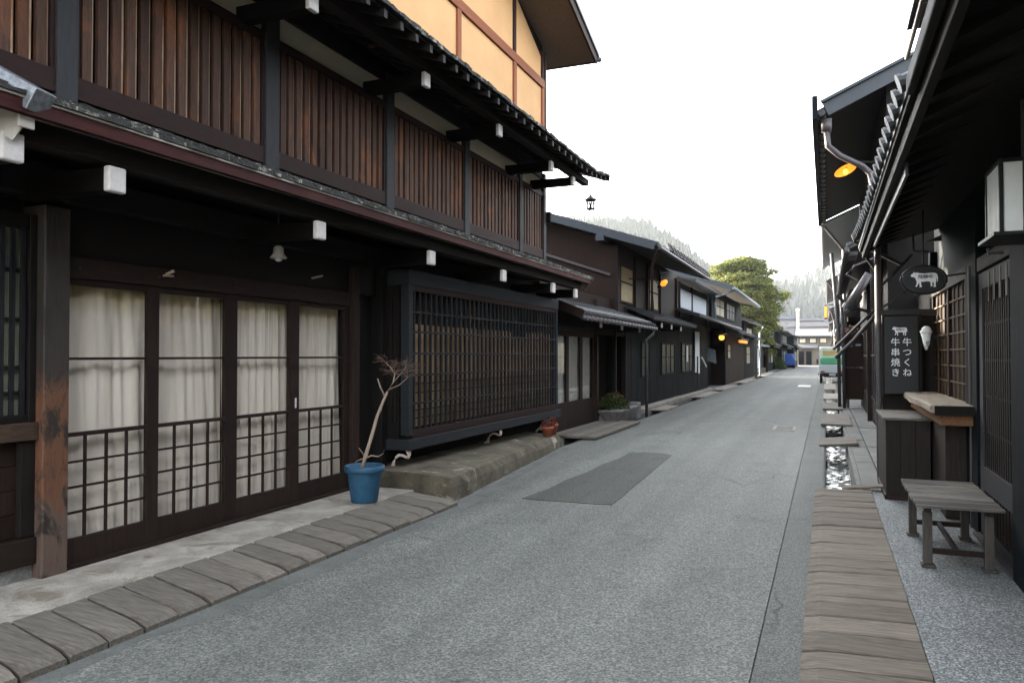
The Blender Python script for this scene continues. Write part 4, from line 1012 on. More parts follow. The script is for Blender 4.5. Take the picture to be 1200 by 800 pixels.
farhouse(-14.5,-11.3,165,10.6,.9,'beige_wall','beige_wall','small cream rooftop building at far left above the dark houses')
farhouse(-5.2,-1.0,175,8.9,.6,'far_white','far_white','tall pale far building behind the beige house right of the pole')
farhouse(-6.5,2.5,150,6.8,.8,'far_white','far_white','broad white-roofed far building just behind the beige house')
farhouse(-1.5,5.5,200,9.8,.7,'far_white','far_grey','farthest pale building beside the right-hand eaves')
farhouse(-30,-16,170,8.5,1.2,'far_grey','far_grey','wide grey building hidden mostly behind the pine')
t = empty('yellow_pole', (-4.4,140,0), 'tall slim pale yellow pole standing above the far roofs', 'pole')
build('shaft', MB().tube([(-4.4,140,0),(-4.4,140,9.3)], .22, 10), 'window_pale', t); build('top_cap', MB().lathe((-4.4,140,9.2), [(.3,0),(.3,.3),(.1,.4)], 10), 'window_pale', t)
t = MB(); pth = []
for k in range(21): u = k/20; pth.append((-12+14*u, 100, 6.6-2.2*u*(1-u)))
t.tube(pth, .02, 4); tag(build('overhead_wire', t, 'dark_iron', origin=(-5,100,6)), 'thin sagging wire crossing high over the end of the street', 'wire')

# ================================================================== PINE TREE
T = empty('pine_tree', (-7.5,77,0), 'big spreading pine with orange bark, its crown lit yellow at the top', 'tree')
tr = MB(); tr.tube([(-7.6,77,0),(-7.4,77,3),(-7.8,77,6),(-7.3,77,9),(-7.4,77,10.8)], [.42,.34,.27,.16,.05], 10)
rnd = random.Random(11); crown = MB(); pads = []
def envelope(z):   # half width of crown at height z
    t_ = (z-1.6)/9.5
    return 4.5*(1-max(0,(t_-.38)/.66)**2.4)*(.86+.14*min(1,t_/.25))
for k in range(66):
    z = 1.8+8.9*(k/65)**.85; R_ = max(.6, envelope(z))*(.62 if z < 3.6 else 1); a = k*2.4+rnd.uniform(-.3,.3); rr = R_*rnd.uniform(.35,.86)
    pads.append((-7.5+rr*math.cos(a), 77+rr*math.sin(a)*.9, z, rnd.uniform(1.0,1.7)*(.6+.4*R_/4.3)))
pads += [(-7.5,77,10.6,1.0),(-6.4,76,10.1,1.1),(-8.7,76,9.9,1.2)]
for (x, y, z, r) in pads:
    tz = z-.5; tr.tube([(-7.5,77,max(.8,tz-.8)),((x-7.5)/2,(y+77)/2,tz-.15),(x,y,tz)], [.13,.08,.03], 6)
    for q in range(int(620*r)):
        a = rnd.uniform(0,6.28); b = rnd.random()**.5*r*1.25; h = rnd.gauss(0,.12)*r+.22*r*(1-(b/r/1.25)**2)
        p = Vector((x+b*math.cos(a), y+b*math.sin(a), z+h)); s_ = rnd.uniform(.16,.36)
        u = Vector((rnd.uniform(-1,1),rnd.uniform(-1,1),rnd.uniform(-.3,.8))).normalized()*s_; v = u.cross(Vector((rnd.uniform(-1,1),rnd.uniform(-1,1),rnd.uniform(-1,1)))).normalized()*s_*.42
        crown.add([p-u*.5, p+v*.5, p+u*.5, p-v*.5], [(0,1,2,3)])
wood('bark_orange', (.12,.05,.025), (.34,.15,.07), 'z', var=.1)
build('trunk', tr, 'bark_orange', T, smooth=True); build('crown', crown, 'pine_leaf', T)

# ================================================================== RIGHT HOUSE (near)
Rn = empty('right_shop_house', (1.25,6.5,0), 'dark wooden shop house on the right with deep eave, lattice door and serving counter', 'shop house')
WX = 1.24
m = MB(); m.box(WX+.06,5,-3,11.2,.05,3.3); build('wall', m, 'charred', Rn)
m = MB(); m.box(WX+.3,5,-3,11.0,3.3,6.6); build('upper_wall', m, 'wood_black', Rn)
def rpost(y0,y1,z0,z1,x0=WX-.02,mat='charred'): return build('post', MB().box(x0,WX+.07,y0,y1,z0,z1), mat, Rn, bevel=.006)
rpost(5.75,6.22,.05,2.9,WX-.06); rpost(7.72,8.28,.05,2.9,WX-.03); rpost(10.95,11.1,.05,2.9)
build('pale_edge', MB().box(WX-.045,WX-.031,7.98,8.01,.05,2.4), 'pipe_grey', Rn)
# lattice door
f = MB(); f.box(WX-.01,WX+.03,6.24,6.36,.08,2.3).box(WX-.01,WX+.03,7.55,7.70,.08,2.3).box(WX-.01,WX+.03,6.36,7.55,.08,.16).box(WX-.01,WX+.03,6.36,7.55,.46,.66).box(WX-.01,WX+.03,6.36,7.55,2.16,2.3)
d = build('lattice_door', f, 'wood_slate_z', Rn, bevel=.004)
f = lattice(MB(), WX,WX+.02,6.36,7.55,.66,2.16,.075,.034,5); build('lattice', f, 'wood_black', d)
f = lattice(MB(), WX,WX+.02,6.36,7.55,.16,.46,.1,.05,0); build('louvre', f, 'wood_umber', d)
build('pane', MB().box(WX+.03,WX+.036,6.36,7.55,.16,2.16), 'glass_dark', d)
build('door_track', MB().box(WX-.07,WX-.015,6.24,7.7,.052,.075), 'pipe_grey', Rn)
f = MB(); f.box(WX-.02,WX+.05,6.22,11,2.32,2.44); build('lintel', f, 'wood_black_y', Rn, bevel=.005)
for k in range(4): build('vent_slat', MB().box(WX-.015,WX-.011,6.55+k*.22,6.60+k*.22,2.04,2.28), 'pipe_dark', Rn)
# serving window: brown grid
f = MB(); f.box(WX-.01,WX+.03,8.30,8.38,1.14,2.32).box(WX-.01,WX+.03,10.8,10.9,1.14,2.32).box(WX-.01,WX+.03,9.5,9.6,1.14,2.32).box(WX-.01,WX+.03,8.3,10.9,1.10,1.14)
wd = build('serving_window', f, 'house_brown', Rn, bevel=.004)
f = MB()
for k in range(6): z = 1.32+k*.17; f.box(WX,WX+.02,8.38,10.8,z-.008,z+.008)
for y in (8.66,8.94,9.22,9.88,10.18,10.48): f.box(WX+.002,WX+.018,y-.009,y+.009,1.14,2.32)
wood('grid_brown', (.045,.03,.018), (.13,.09,.052), 'z')
build('grid', f, 'grid_brown', wd); build('pane', MB().box(WX+.024,WX+.03,8.38,10.8,1.14,2.32), 'window_warm' if False else 'shoji_dim' if 'shoji_dim' in M else 'house_brown', wd)
# counter slab with natural edge
vs = []; n = 18; mb = MB(); top = []; 
y0c, y1c = 7.85, 10.75
pts = [(WX+.02, y1c), (WX+.02, y0c)]
for k in range(n+1):
    t_ = k/n; pts.append((.865+.012*math.sin(9*t_)+jit(.006)+.02*(t_ > .93), y0c+(y1c-y0c)*t_))
mb.prism_z(pts[::-1], 1.075, 1.15)
cs = build('counter_top', mb, 'counter_pale', Rn, bevel=.012)
build('counter_edge', MB().box(.9,WX+.02,7.835,7.849,1.06,1.145), 'wood_black_y', Rn)
build('counter_skirt', MB().box(.96,WX+.01,7.90,10.6,.965,1.07), 'counter_skirt', Rn, bevel=.004)
build('counter_panel', MB().box(1.04,WX+.03,8.3,10.6,.06,.96), 'box_brown', Rn, bevel=.004)
# deep eave and soffit
eax, eaz = .405, 2.92
m = MB(); m.hexa([(eax,-3,eaz),(WX+.7,-3,eaz+.42),(WX+.7,10.8,eaz+.42),(eax,10.8,eaz)], [(eax,-3,eaz+.03),(WX+.7,-3,eaz+.45),(WX+.7,10.8,eaz+.45),(eax,10.8,eaz+.03)]); build('soffit', m, 'soffit', Rn)
y = -2.9
while y < 10.7:
    build('rafter', MB().hexa([(eax+.07,y-.03,eaz-.055),(eax+.07,y+.03,eaz-.055),(WX+.1,y+.03,eaz+.345),(WX+.1,y-.03,eaz+.345)][::-1], [(eax+.07,y-.03,eaz+.03),(eax+.07,y+.03,eaz+.03),(WX+.1,y+.03,eaz+.405),(WX+.1,y-.03,eaz+.405)][::-1]), 'soffit', Rn); y += .38
m = MB(); m.box(eax+.03,eax+.075,-3,10.75,eaz-.085,eaz-.004); build('fascia', m, 'wood_black_y', Rn, bevel=.004)
m = MB(); m.box(eax+.082,eax+.10,5.6,9.2,eaz-.15,eaz-.06); build('fascia_strip', m, 'pipe_grey', Rn)
roof('tile_roof', Rn, eax-.01, eaz+.035, 2.2, eaz+.75, -3, 10.8, ribs=0)
build('eave_board', MB().box(eax-.025,eax+.02,-3,4.3,eaz-.02,eaz+.075), 'wood_black_y', Rn, bevel=.01)
m = MB(); k = 0; y = 4.42
while y < 10.8:
    dz = .10*max(0,(y-7.5)/3.3)**2; dx = -.03*max(0,(y-7.5)/3.3)**2
    m.tube([(eax-.04+dx,y,eaz+.085+dz),(eax+.5,y,eaz+.30)], .042, 10); m.tube([(eax-.05+dx,y,eaz+.083+dz),(eax-.03+dx,y,eaz+.09+dz)], .052, 12); y += .255
build('eave_tiles', m, 'tile', Rn, smooth=False)
m = MB(); m.box(WX-.2,WX+.4,9.0,11.6,6.0,6.12); m.tube([(WX-.2,3,5.62),(WX-.2,11.6,5.62)], .03, 8)
for k in range(30): m.box(WX+.02,WX+.06,10.0+k*.05,10.03+k*.05,5.66,7.6)
for k in range(8): m.box(WX+.0,WX+.05,9.9,11.5,5.75+k*.2,5.78+k*.2)
build('upper_lattice', m, 'pipe_dark', Rn)
# cross beam and braces around the corner post
m = MB(); m.box(.64,WX+.03,10.72,10.80,2.10,2.17); build('cross_beam', m, 'pipe_dark', Rn, bevel=.004)
m = MB(); m.bar((.63,10.75,2.45),(1.0,10.75,2.85),.035); m.bar((.64,10.78,2.6),(.42,10.78,2.95),.035); m.bar((.66,10.74,2.2),(1.1,10.74,2.5),.03); m.bar((.3,10.9,3.1),(.9,10.9,2.75),.04); build('brace', m, 'pipe_dark', Rn)
m = MB(); m.tube([(.62,10.75,.05),(.61,10.75,3.3)], .036, 12); m.tube([(.62,10.75,2.0),(.62,10.75,2.06)], .045, 12); m.tube([(.62,10.75,.8),(.62,10.75,.86)], .045, 12)
tag(build('corner_pipe', m, 'pipe_grey', origin=(.62,10.75,0), smooth=False), 'slim grey vertical pipe standing left of the tall black sign with the cow', 'pipe')
m = MB(); m.tube([(.85,9.0,2.86),(.85,9.0,2.70),(.87,9.0,2.68),(1.0,9.0,2.67)], .012, 8); m.hexa([(.98,9.05,2.79),(1.12,9.05,2.79),(1.12,9.1,2.79),(.98,9.1,2.79)], [(1.10,9.05,2.84),(1.12,9.05,2.85),(1.12,9.1,2.85),(1.10,9.1,2.84)])
build('hook', m, 'pipe_grey', Rn)

# vertical black sign with white cow and lettering
def text_mesh(body, size, loc, mat, parent, name='lettering', depth=.002, fat=.0, sx=1.0):
    cu = bpy.data.curves.new(name, 'FONT'); cu.body = body; cu.size = size; cu.extrude = depth; cu.align_x = 'CENTER'; cu.align_y = 'CENTER'; cu.offset = fat
    tmp = bpy.data.objects.new(name, cu); col.objects.link(tmp)
    dg = bpy.context.evaluated_depsgraph_get(); dg.update(); me = bpy.data.meshes.new_from_object(tmp.evaluated_get(dg))
    bpy.data.objects.remove(tmp)
    me.name = name; o = bpy.data.objects.new(name, me); col.objects.link(o); me.materials.clear(); me.materials.append(M[mat])
    rot = Matrix.Rotation(R(90), 4, 'X'); o.parent = parent
    me.transform(Matrix.Translation(Vector(loc)-wloc(parent)) @ rot @ Matrix.Scale(sx, 4, (1,0,0)))
    return o
COW = [(-.50,.20),(-.42,.26),(-.40,.33),(-.35,.27),(-.28,.29),(-.20,.25),(.0,.23),(.25,.25),(.40,.24),(.47,.19),(.50,.05),(.49,-.12),(.465,-.14),(.46,.02),(.44,.0),(.43,-.10),(.41,-.20),(.42,-.34),(.33,-.36),(.34,-.32),(.35,-.20),(.31,-.12),(.28,-.2),(.30,-.30),(.22,-.33),(.23,-.28),(.21,-.12),(.10,-.10),(-.05,-.12),(-.12,-.10),(-.13,-.20),(-.10,-.33),(-.18,-.35),(-.19,-.2),(-.21,-.13),(-.23,-.22),(-.26,-.24),(-.29,-.33),(-.35,-.30),(-.30,-.22),(-.29,-.12),(-.33,.0),(-.37,.08),(-.47,.10),(-.52,.13)]
def cow(parent, cx, y, cz_, s, txt=True):
    m = MB(); n = len(COW); vs = [(cx+x*s, y, cz_+z*s) for x, z in COW]+[(cx+x*s, y+.004, cz_+z*s) for x, z in COW]
    m.add(vs, [tuple(range(n)), tuple(range(n,2*n))[::-1]]+[(i,n+i,n+(i+1)%n,(i+1)%n) for i in range(n)])
    build('cow_emblem', m, 'sign_white', parent)
    if txt: text_mesh('飛騨牛', s*.20, (cx+.04*s, y-.003, cz_+.08*s), 'sign_black', parent, fat=.0)
t = empty('vertical_sign', (.85,10.66,1.6), 'tall black board with a white cow and two columns of white Japanese letters', 'sign')
build('board', MB().box(.67,1.05,10.60,10.63,1.12,2.08), 'sign_black', t, bevel=.004)
f = MB(); f.box(.645,.67,10.59,10.64,1.05,2.10).box(1.05,1.09,10.59,10.64,.9,2.10); build('frame', f, 'wood_black', t, bevel=.003)
cow(t, .845, 10.593, 1.90, .165)
for i, ch in enumerate('牛つくね'): text_mesh(ch, .105, (.925,10.596,1.755-i*.125), 'sign_white', t, fat=.0009)
for i, ch in enumerate('牛串焼き'): text_mesh(ch, .105, (.795,10.596,1.755-i*.125), 'sign_white', t, fat=.0009)
t = empty('back_panel', (.9,10.9,.6), 'plain dark boarded panel closing the gap under the vertical black sign', 'panel')
build('board', MB().box(.66,WX,10.82,10.88,.05,2.10), 'box_brown', t)
# oval hanging sign
t = empty('oval_sign', (.86,8.2,2.32), 'black oval sign with a white cow emblem hanging from the deep eave', 'sign')
def disc(mb, cx, y, cz_, rx, rz_, d, n=48):
    vs = [(cx+rx*math.cos(2*math.pi*k/n), y, cz_+rz_*math.sin(2*math.pi*k/n)) for k in range(n)]+[(cx+rx*math.cos(2*math.pi*k/n), y+d, cz_+rz_*math.sin(2*math.pi*k/n)) for k in range(n)]
    return mb.add(vs, [tuple(range(n)), tuple(range(n,2*n))[::-1]]+[(k,n+k,n+(k+1)%n,(k+1)%n) for k in range(n)])
ox, oy, oz = .862, 8.2, 2.315
build('plate', disc(MB(), ox, oy, oz, .185, .125, .06), 'sign_black', t)
m = MB()
m.tube([(ox+.178*math.cos(k*math.pi/24), oy-.002, oz+.118*math.sin(k*math.pi/24)) for k in range(49)], .0035, 6); build('outline', m, 'pipe_grey', t)
m = MB(); m.tube([(ox+.192*math.cos(k*math.pi/24), oy+.03, oz+.132*math.sin(k*math.pi/24)) for k in range(49)], .012, 8); m.tube([(ox+.19,oy+.03,oz+.03),(ox+.36,oy+.03,oz+.05)], .01, 6); m.tube([(ox,oy+.03,oz+.13),(ox,oy+.03,2.98)], .008, 6); build('rim', m, 'pipe_dark', t)
cow(t, ox+.005, oy-.008, oz+.005, .225)
# cone shaped white ornament next to the sign
t = empty('cone_display', (1.15,9.9,1.8), 'small white soft-serve shaped cone display with a blue mark beside the vertical sign', 'display')
build('cone', MB().lathe((1.06,9.9,1.66), [(.012,0),(.035,.08),(.055,.19)], 16), 'paper', t, smooth=True)
build('swirl', MB().lathe((1.06,9.9,1.85), [(.062,0),(.065,.02),(.05,.04),(.045,.06),(.02,.08)], 16), 'sign_white', t, smooth=True)
build('mark', MB().box(1.05,1.09,9.838,9.852,1.72,1.76), 'gutter_pale', t)
build('bracket', MB().bar((1.1,9.93,1.78),(WX+.05,9.95,1.8),.02), 'dark_iron', t)
# wooden box cabinet below counter
t = empty('wooden_cabinet', (.8,9.9,.05), 'plain brown wooden cabinet standing under the near end of the vertical sign', 'cabinet')
f = planks_wall(.58,1.0,9.2,10.5,.06,.90,.5); build('body', MB().box(.59,1.02,9.22,10.5,.1,.90), 'box_brown', t, bevel=.006)
f = MB()
for k in range(3): f.box(.592+k*.143,.592+k*.143+.139,9.205,9.218,.1,.90)
build('front_boards', f, 'box_brown', t, bevel=.002)
build('top', MB().box(.565,1.04,9.18,10.52,.902,.93), 'bench_grey', t, bevel=.005)
build('base', MB().box(.575,1.035,9.195,10.5,.051,.099), 'wood_umber', t, bevel=.004)

# bench with slatted top
t = empty('slatted_bench', (.9,6.95,.05), 'low weathered bench with a slatted grey top standing on the granite pavement', 'bench')
f = MB(); n = 19
for k in range(n):
    ya = 6.30+1.30*k/n; yb = ya+1.30/n-.006; sk = -.0
    x0 = .60+jit(.006); x1 = 1.155+jit(.006)
    f.hexa([(x0,ya,.492),(x1,ya,.492),(x1,yb,.492),(x0,yb,.492)], [(x0,ya,.513+jit(.0015)),(x1,ya,.513),(x1,yb,.513),(x0,yb,.513+jit(.0015))])
build('seat', f, 'bench_grey', t, bevel=.003)
f = MB(); f.box(.66,.70,6.33,7.55,.455,.490).box(1.05,1.09,6.33,7.55,.455,.490); build('apron', f, 'wood_umber_y', t, bevel=.003)
for x, y in ((.68,6.40),(1.07,6.40),(.68,7.45),(1.07,7.45)):
    l = build('leg', MB().box(x-.03,x+.03,y-.03,y+.03,.0755,.454), 'bench_leg', t, bevel=.004); build('foot', MB().box(x-.045,x+.045,y-.045,y+.045,.0515,.075), 'bench_leg', l, bevel=.004)
build('stretcher', MB().box(.71,1.04,6.385,6.415,.15,.19), 'wood_umber', t, bevel=.003); build('stretcher', MB().box(.71,1.04,7.435,7.465,.15,.19), 'wood_umber', t, bevel=.003)
f = MB(); f.box(.86,.89,6.42,7.43,.153,.187); build('long_stretcher', f, 'wood_umber_y', t, bevel=.003)

# paper box lantern on the right
t = empty('box_lantern', (1.1,5.45,2.45), 'square white paper lantern box in a dark frame under the deep eave', 'lantern')
lx0, lx1, ly0, ly1, lz0, lz1 = .93, 1.21, 5.10, 5.50, 2.30, 2.70
f = MB()
for (x, y) in ((lx0,ly1),(lx0,ly0),(lx1,ly0),(lx1,ly1)): f.box(x-.011,x+.011,y-.011,y+.011,lz0,lz1)
f.box(lx0+.105,lx0+.125,ly0-.011,ly0+.0,lz0,lz1)
f.box(lx0-.011,lx1+.011,ly0-.011,ly1+.011,lz1,lz1+.02).box(lx0-.045,lx1+.01,ly0-.045,ly1+.045,lz0-.022,lz0-.001)
build('frame', f, 'sign_black', t, bevel=.002)
build('paper_box', MB().box(lx0-.002,lx1-.01,ly0-.002,ly1-.002,lz0+.002,lz1-.002), 'paper', t)
f = MB(); f.bar((lx0+.17,ly0-.004,2.585),(lx0+.25,ly0-.004,2.59),.002,.014); build('brush_mark', f, 'sign_black', t)
build('hanger', MB().tube([(1.08,5.3,2.72),(1.08,5.3,3.2)], .01, 6).tube([(.95,5.6,2.27),(.95,5.6,2.24),(1.03,5.6,2.24)], .012, 6), 'pipe_grey', t)

# ================================================================== RIGHT HOUSE 2
R2 = empty('tall_right_house', (1,20,0), 'tall dark house behind the shop with blue-grey verge board, gutter pipes and round lamp', 'house')
m = MB(); m.box(1.0,6,14.8,26.4,.04,6.5); m.box(1.45,6,11.2,14.8,.04,2.6); build('wall', m, 'wood_black', R2)
ex2, ez2 = -.10, 5.85
m = MB(); m.hexa([(ex2,14.5,ez2),(4.2,14.5,ez2+1.95),(4.2,26.5,ez2+1.95),(ex2,26.5,ez2)], [(ex2,14.5,ez2+.07),(4.2,14.5,ez2+2.02),(4.2,26.5,ez2+2.02),(ex2,26.5,ez2+.07)]); build('roof_deck', m, 'charred', R2)
m = MB(); m.bar((ex2+.12,14.46,ez2+.04),(4.2,14.46,ez2+1.93),.05,.24); m.bar((ex2+.05,14.42,ez2+.17),(4.2,14.42,ez2+2.06),.10,.05); build('verge_board', m, 'barge_blue', R2, bevel=.005)
m = MB(); m.box(ex2-.10,ex2-.01,14.3,26.4,ez2-.14,ez2+.26); build('eave_board', m, 'charred', R2, bevel=.004)
m = MB(); m.tube([(ex2+.06,14.35,ez2-.03),(ex2+.06,26.5,ez2-.03)], .06, 10); n = 24
for k in range(n): y = 14.5+12*k/n; m.box(ex2-.01,ex2+.13,y,y+.03,ez2-.11,ez2+.06)
build('gutter', m, 'pipe_dark', R2)
m = MB(); m.box(ex2+.05,ex2+.22,14.5,14.62,ez2-.32,ez2-.10); m.tube([(ex2+.14,14.56,ez2-.3),(ex2+.16,14.6,5.28),(.25,14.7,5.12),(.62,14.8,4.92),(.74,14.85,4.80),(.78,14.85,4.6),(.78,14.85,2.4)], .055, 12)
build('downpipe', m, 'pipe_grey', R2, smooth=True)
roof('lower_eave', R2, .36, 3.36, 1.2, 3.70, 13.9, 24, lift=.05, ribs=.26)
build('lower_gutter', MB().tube([(.33,13.9,3.33),(.33,24,3.33)], .05, 8), 'pipe_grey', R2, smooth=True)
for k in range(22): build('rafter_end', MB().box(.36,.5,14.0+k*.42,14.05+k*.42,3.27,3.33), 'pipe_grey', R2)
for yy, xx in ((24.5,.34),(24.6,.47)):
    o = MB(); o.tube([(xx-.17 if xx < .4 else xx-.08,yy,4.6 if xx < .4 else 3.95),(xx,yy,2.2),(xx+.02,yy,.02)], .05, 10); build('standpipe', o, 'pipe_grey', R2, smooth=True)
build('post', MB().box(.9,.99,16,16.15,0,3.4), 'wood_umber', R2); build('post', MB().box(.9,.99,20,20.15,0,3.4), 'wood_umber', R2)
for k in range(3): window(R2, 1.0, 15.2+k*3, 17.6+k*3, .6, 2.4, 'glass_dark', 'wood_umber', 2, s=-1)
window(R2, 1.0, 16, 19, 4.2, 5.4, 'glass_dark', 'wood_black', 3, s=-1)
# round orange lamp high under eave
t = empty('disc_lamp', (.34,14.9,4.86), 'tilted round orange lit lamp high under the tall right eave', 'lamp')
cx, cy_, cz2 = .345, 14.9, 4.90; dv = Vector((.15,-.8,-.72)).normalized(); a_ = dv.cross(Vector((0,0,1))).normalized(); b_ = a_.cross(dv)
tilt = .55; A2 = a_*math.cos(tilt)-b_*math.sin(tilt); B2 = a_*math.sin(tilt)+b_*math.cos(tilt)
def ring(r1, r2, off, n=28): return [Vector((cx,cy_,cz2))+A2*r1*math.cos(2*math.pi*k/n)+B2*r2*math.sin(2*math.pi*k/n)+dv*off for k in range(n)]
m = MB(); r1 = ring(.20,.10,0); r2 = ring(.05,.04,-.07); n = 28
m.add(r1+r2, [(k,(k+1)%n,n+(k+1)%n,n+k) for k in range(n)]+[tuple(range(n,2*n))]); build('lamp_shade', m, 'lamp_orange', t, smooth=True)
m = MB(); m.lathe((cx,cy_-.03,cz2-.05), [(.01,-.05),(.04,-.02),(.045,.02),(.02,.06)], 12); build('bulb', m, 'lamp_yellow', t, smooth=True)
build('arm', MB().tube([(cx,cy_+.05,cz2+.06),(.6,cy_+.1,cz2+.15),(1.0,cy_+.1,cz2+.1)], .015, 6), 'dark_iron', t)
# floodlight fixtures between pipe and wall
t = empty('spotlight', (.8,12.2,2.7), 'grey cylindrical spotlight on a bent arm beside the corner pipe', 'spotlight')
m = MB(); m.tube([(.33,13,2.35),(.62,13,2.85)], [.07,.06], 12); build('body', m, 'pipe_grey', t, smooth=True)
m = MB(); m.tube([(.30,13,2.31),(.34,13,2.38)], .085, 12); build('rim', m, 'dark_iron', t); build('arm', MB().tube([(.45,13,2.75),(.3,13,2.85),(.42,13,2.98),(.7,13.1,3.1)], .02, 6), 'pipe_grey', t)
t = empty('folded_awning', (.6,14,1.9), 'folded awning arms and tangled pipes under the low right eave', 'awning')
m = MB(); m.tube([(.15,15,1.55),(.45,15,1.85),(.85,15,2.35)], .035, 8); m.tube([(.12,15.1,1.7),(.5,15.1,2.1),(.9,15.1,2.5)], .025, 8); m.tube([(.2,15.2,2.7),(.35,15.2,2.5),(.8,15.2,2.35)], .03, 8)
build('arms', m, 'pipe_dark', t); build('roll', MB().tube([(.5,14.5,2.6),(.5,17.5,2.6)], .09, 10), 'house_brown', t)
# notice board / cabinet across
t = empty('notice_cabinet', (.8,24.5,.05), 'brown wooden display cabinet on legs standing behind the two vertical pipes', 'cabinet')
build('upper_case', MB().box(.50,1.33,24.7,25.1,1.25,2.12), 'wood_umber', t, bevel=.01); build('lower_case', MB().box(.48,1.33,24.7,25.1,.30,1.22), 'house_brown', t, bevel=.01)
build('top', MB().box(.42,1.35,24.6,25.2,2.125,2.2), 'wood_umber', t)
for x in (.55,1.22): build('leg', MB().box(x,x+.08,24.75,24.83,.05,.3), 'pipe_grey', t)
m = MB(); m.box(.60,.72,24.68,24.695,1.85,1.95).box(.80,.95,24.68,24.695,1.87,1.93).box(1.0,1.12,24.68,24.695,1.87,1.93); build('paper_slips', m, 'gutter_pale', t)
m = MB(); leafy(m, (.75,27,2.1), .38, 500, .12, .6); tag(build('dried_plant', m, 'twig_red', origin=(.75,27,2.1)), 'reddish dried brush cluster hanging above the brown display cabinet', 'plant')

# further right houses
rl = [(26.6,40,-.04,5.80,2.9,'right dark house beginning just beyond the tall verge-board house','far_right_house'),(40.5,58,.12,5.2,2.8,'right dark house standing beside the parked white truck','far_right_house'),(58.5,80,.3,4.8,2.8,'right dark house with an orange lit sign beyond the truck','far_right_house'),(80.5,108,.35,4.6,2.7,'farthest dark house on the right before the beige building','far_right_house')]
for i, (a, b, xe, ze, zl, lab, nm) in enumerate(rl):
    t = empty(nm, (1.3,(a+b)/2,0), lab, 'house', 'far timber houses on the right side')
    build('wall', MB().box(1.3,8,a,b,0,ze+.3), 'charred', t)
    m = MB(); m.hexa([(xe,a,ze),(6,a,ze+2.7),(6,b,ze+2.7),(xe,b,ze)], [(xe,a,ze+.08),(6,a,ze+2.78),(6,b,ze+2.78),(xe,b,ze+.08)]); build('roof', m, 'tile', t)
    build('gutter', MB().tube([(xe-.03,a,ze),(xe-.03,b,ze)], .07, 8), 'pipe_grey', t)
    roof('lower_eave', t, .55, zl, 1.3, zl+.35, a, b, lift=.06, ribs=.5)
    build('downpipe', MB().tube([(xe,a+.3,ze),(.55,a+.4,ze-.8),(.6,a+.4,0)], .05, 8), 'pipe_grey', t)
    beams(t, 1.3, .65, [a+1+k*2.4 for k in range(5)], zl-.12)
    for k in range(3): window(t, 1.3, a+1+k*4, a+4+k*4, .7, 2.2, 'glass_dark' if k != 1 else 'window_pale', 'wood_umber', 2, s=-1)
t = empty('lit_sign', (.1,60,4.2), 'orange lit hanging sign high on the far right house', 'sign')
build('box', MB().box(-.10,.10,59.6,60.4,4.2,5.2), 'wood_umber', t, bevel=.03); build('face', MB().box(-.08,.08,59.57,59.598,4.3,5.1), 'lamp_orange', t); build('arm', MB().bar((.1,60,5.23),(1.3,60,5.23),.06), 'dark_iron', t)

# ================================================================== white kei truck
tx, ty = .32, 46.7
t = empty('white_truck', (tx,ty,0), 'small white truck parked on the right with a green sheet behind its cab', 'truck')
def kb(name, mat, bev=.02, par=None, **k):
    return build(name, MB().box(tx+k['x'][0],tx+k['x'][1],ty+k['y'][0],ty+k['y'][1],k['z'][0],k['z'][1]), mat, par or t, bevel=bev)
m = MB(); m.prism_x([(ty+1.9,.45),(ty+3.3,.45),(ty+3.3,1.0),(ty+2.9,2.04),(ty+1.95,2.10),(ty+1.9,2.02)], tx-.68, tx+.68); cab = build('cab', m, 'white_paint', t, bevel=.06)
build('rear_window', MB().box(tx-.5,tx+.5,ty+1.88,ty+1.897,1.58,1.92), 'window_warm', cab, bevel=.003)  # warm pane colour stands in for an orange reflection in the glass
build('windscreen', MB().hexa([(tx-.6,ty+3.24,1.08),(tx+.6,ty+3.24,1.08),(tx+.6,ty+3.26,1.1),(tx-.6,ty+3.26,1.1)], [(tx-.6,ty+2.93,1.78),(tx+.6,ty+2.93,1.78),(tx+.6,ty+2.95,1.8),(tx-.6,ty+2.95,1.8)]), 'glass_dark', cab)
kb('bed', 'white_paint', x=(-.70,.70), y=(0,1.86), z=(.60,.68)); kb('tailgate', 'white_paint', x=(-.70,.70), y=(-.05,-.003), z=(.60,1.07))
kb('side_gate', 'white_paint', x=(-.70,-.66), y=(0,1.86), z=(.682,1.06)); kb('side_gate', 'white_paint', x=(.66,.70), y=(0,1.86), z=(.682,1.06))
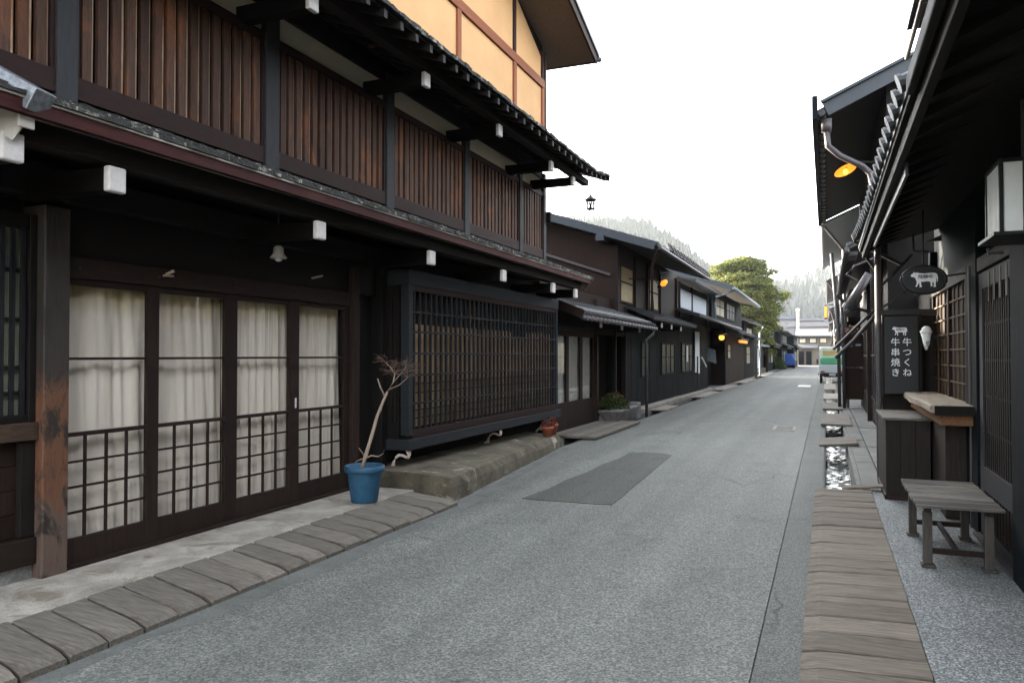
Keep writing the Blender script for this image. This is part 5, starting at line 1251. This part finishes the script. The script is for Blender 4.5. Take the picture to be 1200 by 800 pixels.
m = MB(); m.prism_x([(ty+.02,.69),(ty+1.84,.69),(ty+1.84,1.52),(ty+.2,1.48),(ty+.02,1.15)], tx-.64, tx+.64); build('green_sheet', m, 'tarp_green', t, bevel=.08)
m = MB()
for x in (-.66,.63): m.bar((tx+x,ty+1.86,.97),(tx+x,ty+1.86,1.9),.035)
m.bar((tx-.66,ty+1.84,1.86),(tx+.66,ty+1.84,1.86),.035); build('guard_frame', m, 'white_paint', t)
for x in (-.60,.42): build('tail_lamp', MB().box(tx+x,tx+x+.2,ty-.08,ty-.052,.62,.72), 'tail_red', t, bevel=.01)
kb('bumper', 'rubber', x=(-.62,.62), y=(-.04,.05), z=(.42,.56)); kb('number_plate', 'plaster_white', .004, x=(-.17,.17), y=(-.062,-.045), z=(.44,.58))
kb('chassis', 'rubber', x=(-.45,.45), y=(.06,3.1), z=(.36,.595))
for x in (-.66,.52):
    for yy in (.45,2.65):
        w_ = build('wheel', MB().lathe((tx+x,ty+yy,.275), [(.22,0),(.27,.02),(.27,.12),(.22,.14)], 20, 'x'), 'rubber', t, smooth=False); build('rim', MB().lathe((tx+x-.004,ty+yy,.275), [(.15,0),(.15,.148)], 16, 'x'), 'white_paint', w_)
m = MB(); m.box(tx-.86,tx-.76,ty+3.0,ty+3.1,1.05,1.35); m.bar((tx-.78,ty+3.05,1.1),(tx-.66,ty+3.05,1.05),.02); build('mirror', m, 'rubber', t, bevel=.01)
m = MB(); m.box(tx-.74,tx-.705,ty+.0,ty+1.0,.45,.58); build('mudguard', m, 'rubber', t)

# ================================================================== haze
hb = MB().box(-815,715,-75,1415,-1.6,165); o = build('haze', hb, None); tag(o, kind='stuff'); o.display_type = 'WIRE'
m_ = bpy.data.materials.new('haze'); m_.use_nodes = True; n_ = m_.node_tree; n_.nodes.remove(n_.nodes['Principled BSDF'])
pv = n_.nodes.new('ShaderNodeVolumePrincipled'); pv.inputs['Color'].default_value = (.84,.92,1.0,1); pv.inputs['Density'].default_value = .00013; pv.inputs['Anisotropy'].default_value = .1
n_.links.new(pv.outputs[0], n_.nodes['Material Output'].inputs['Volume']); o.data.materials.append(m_)
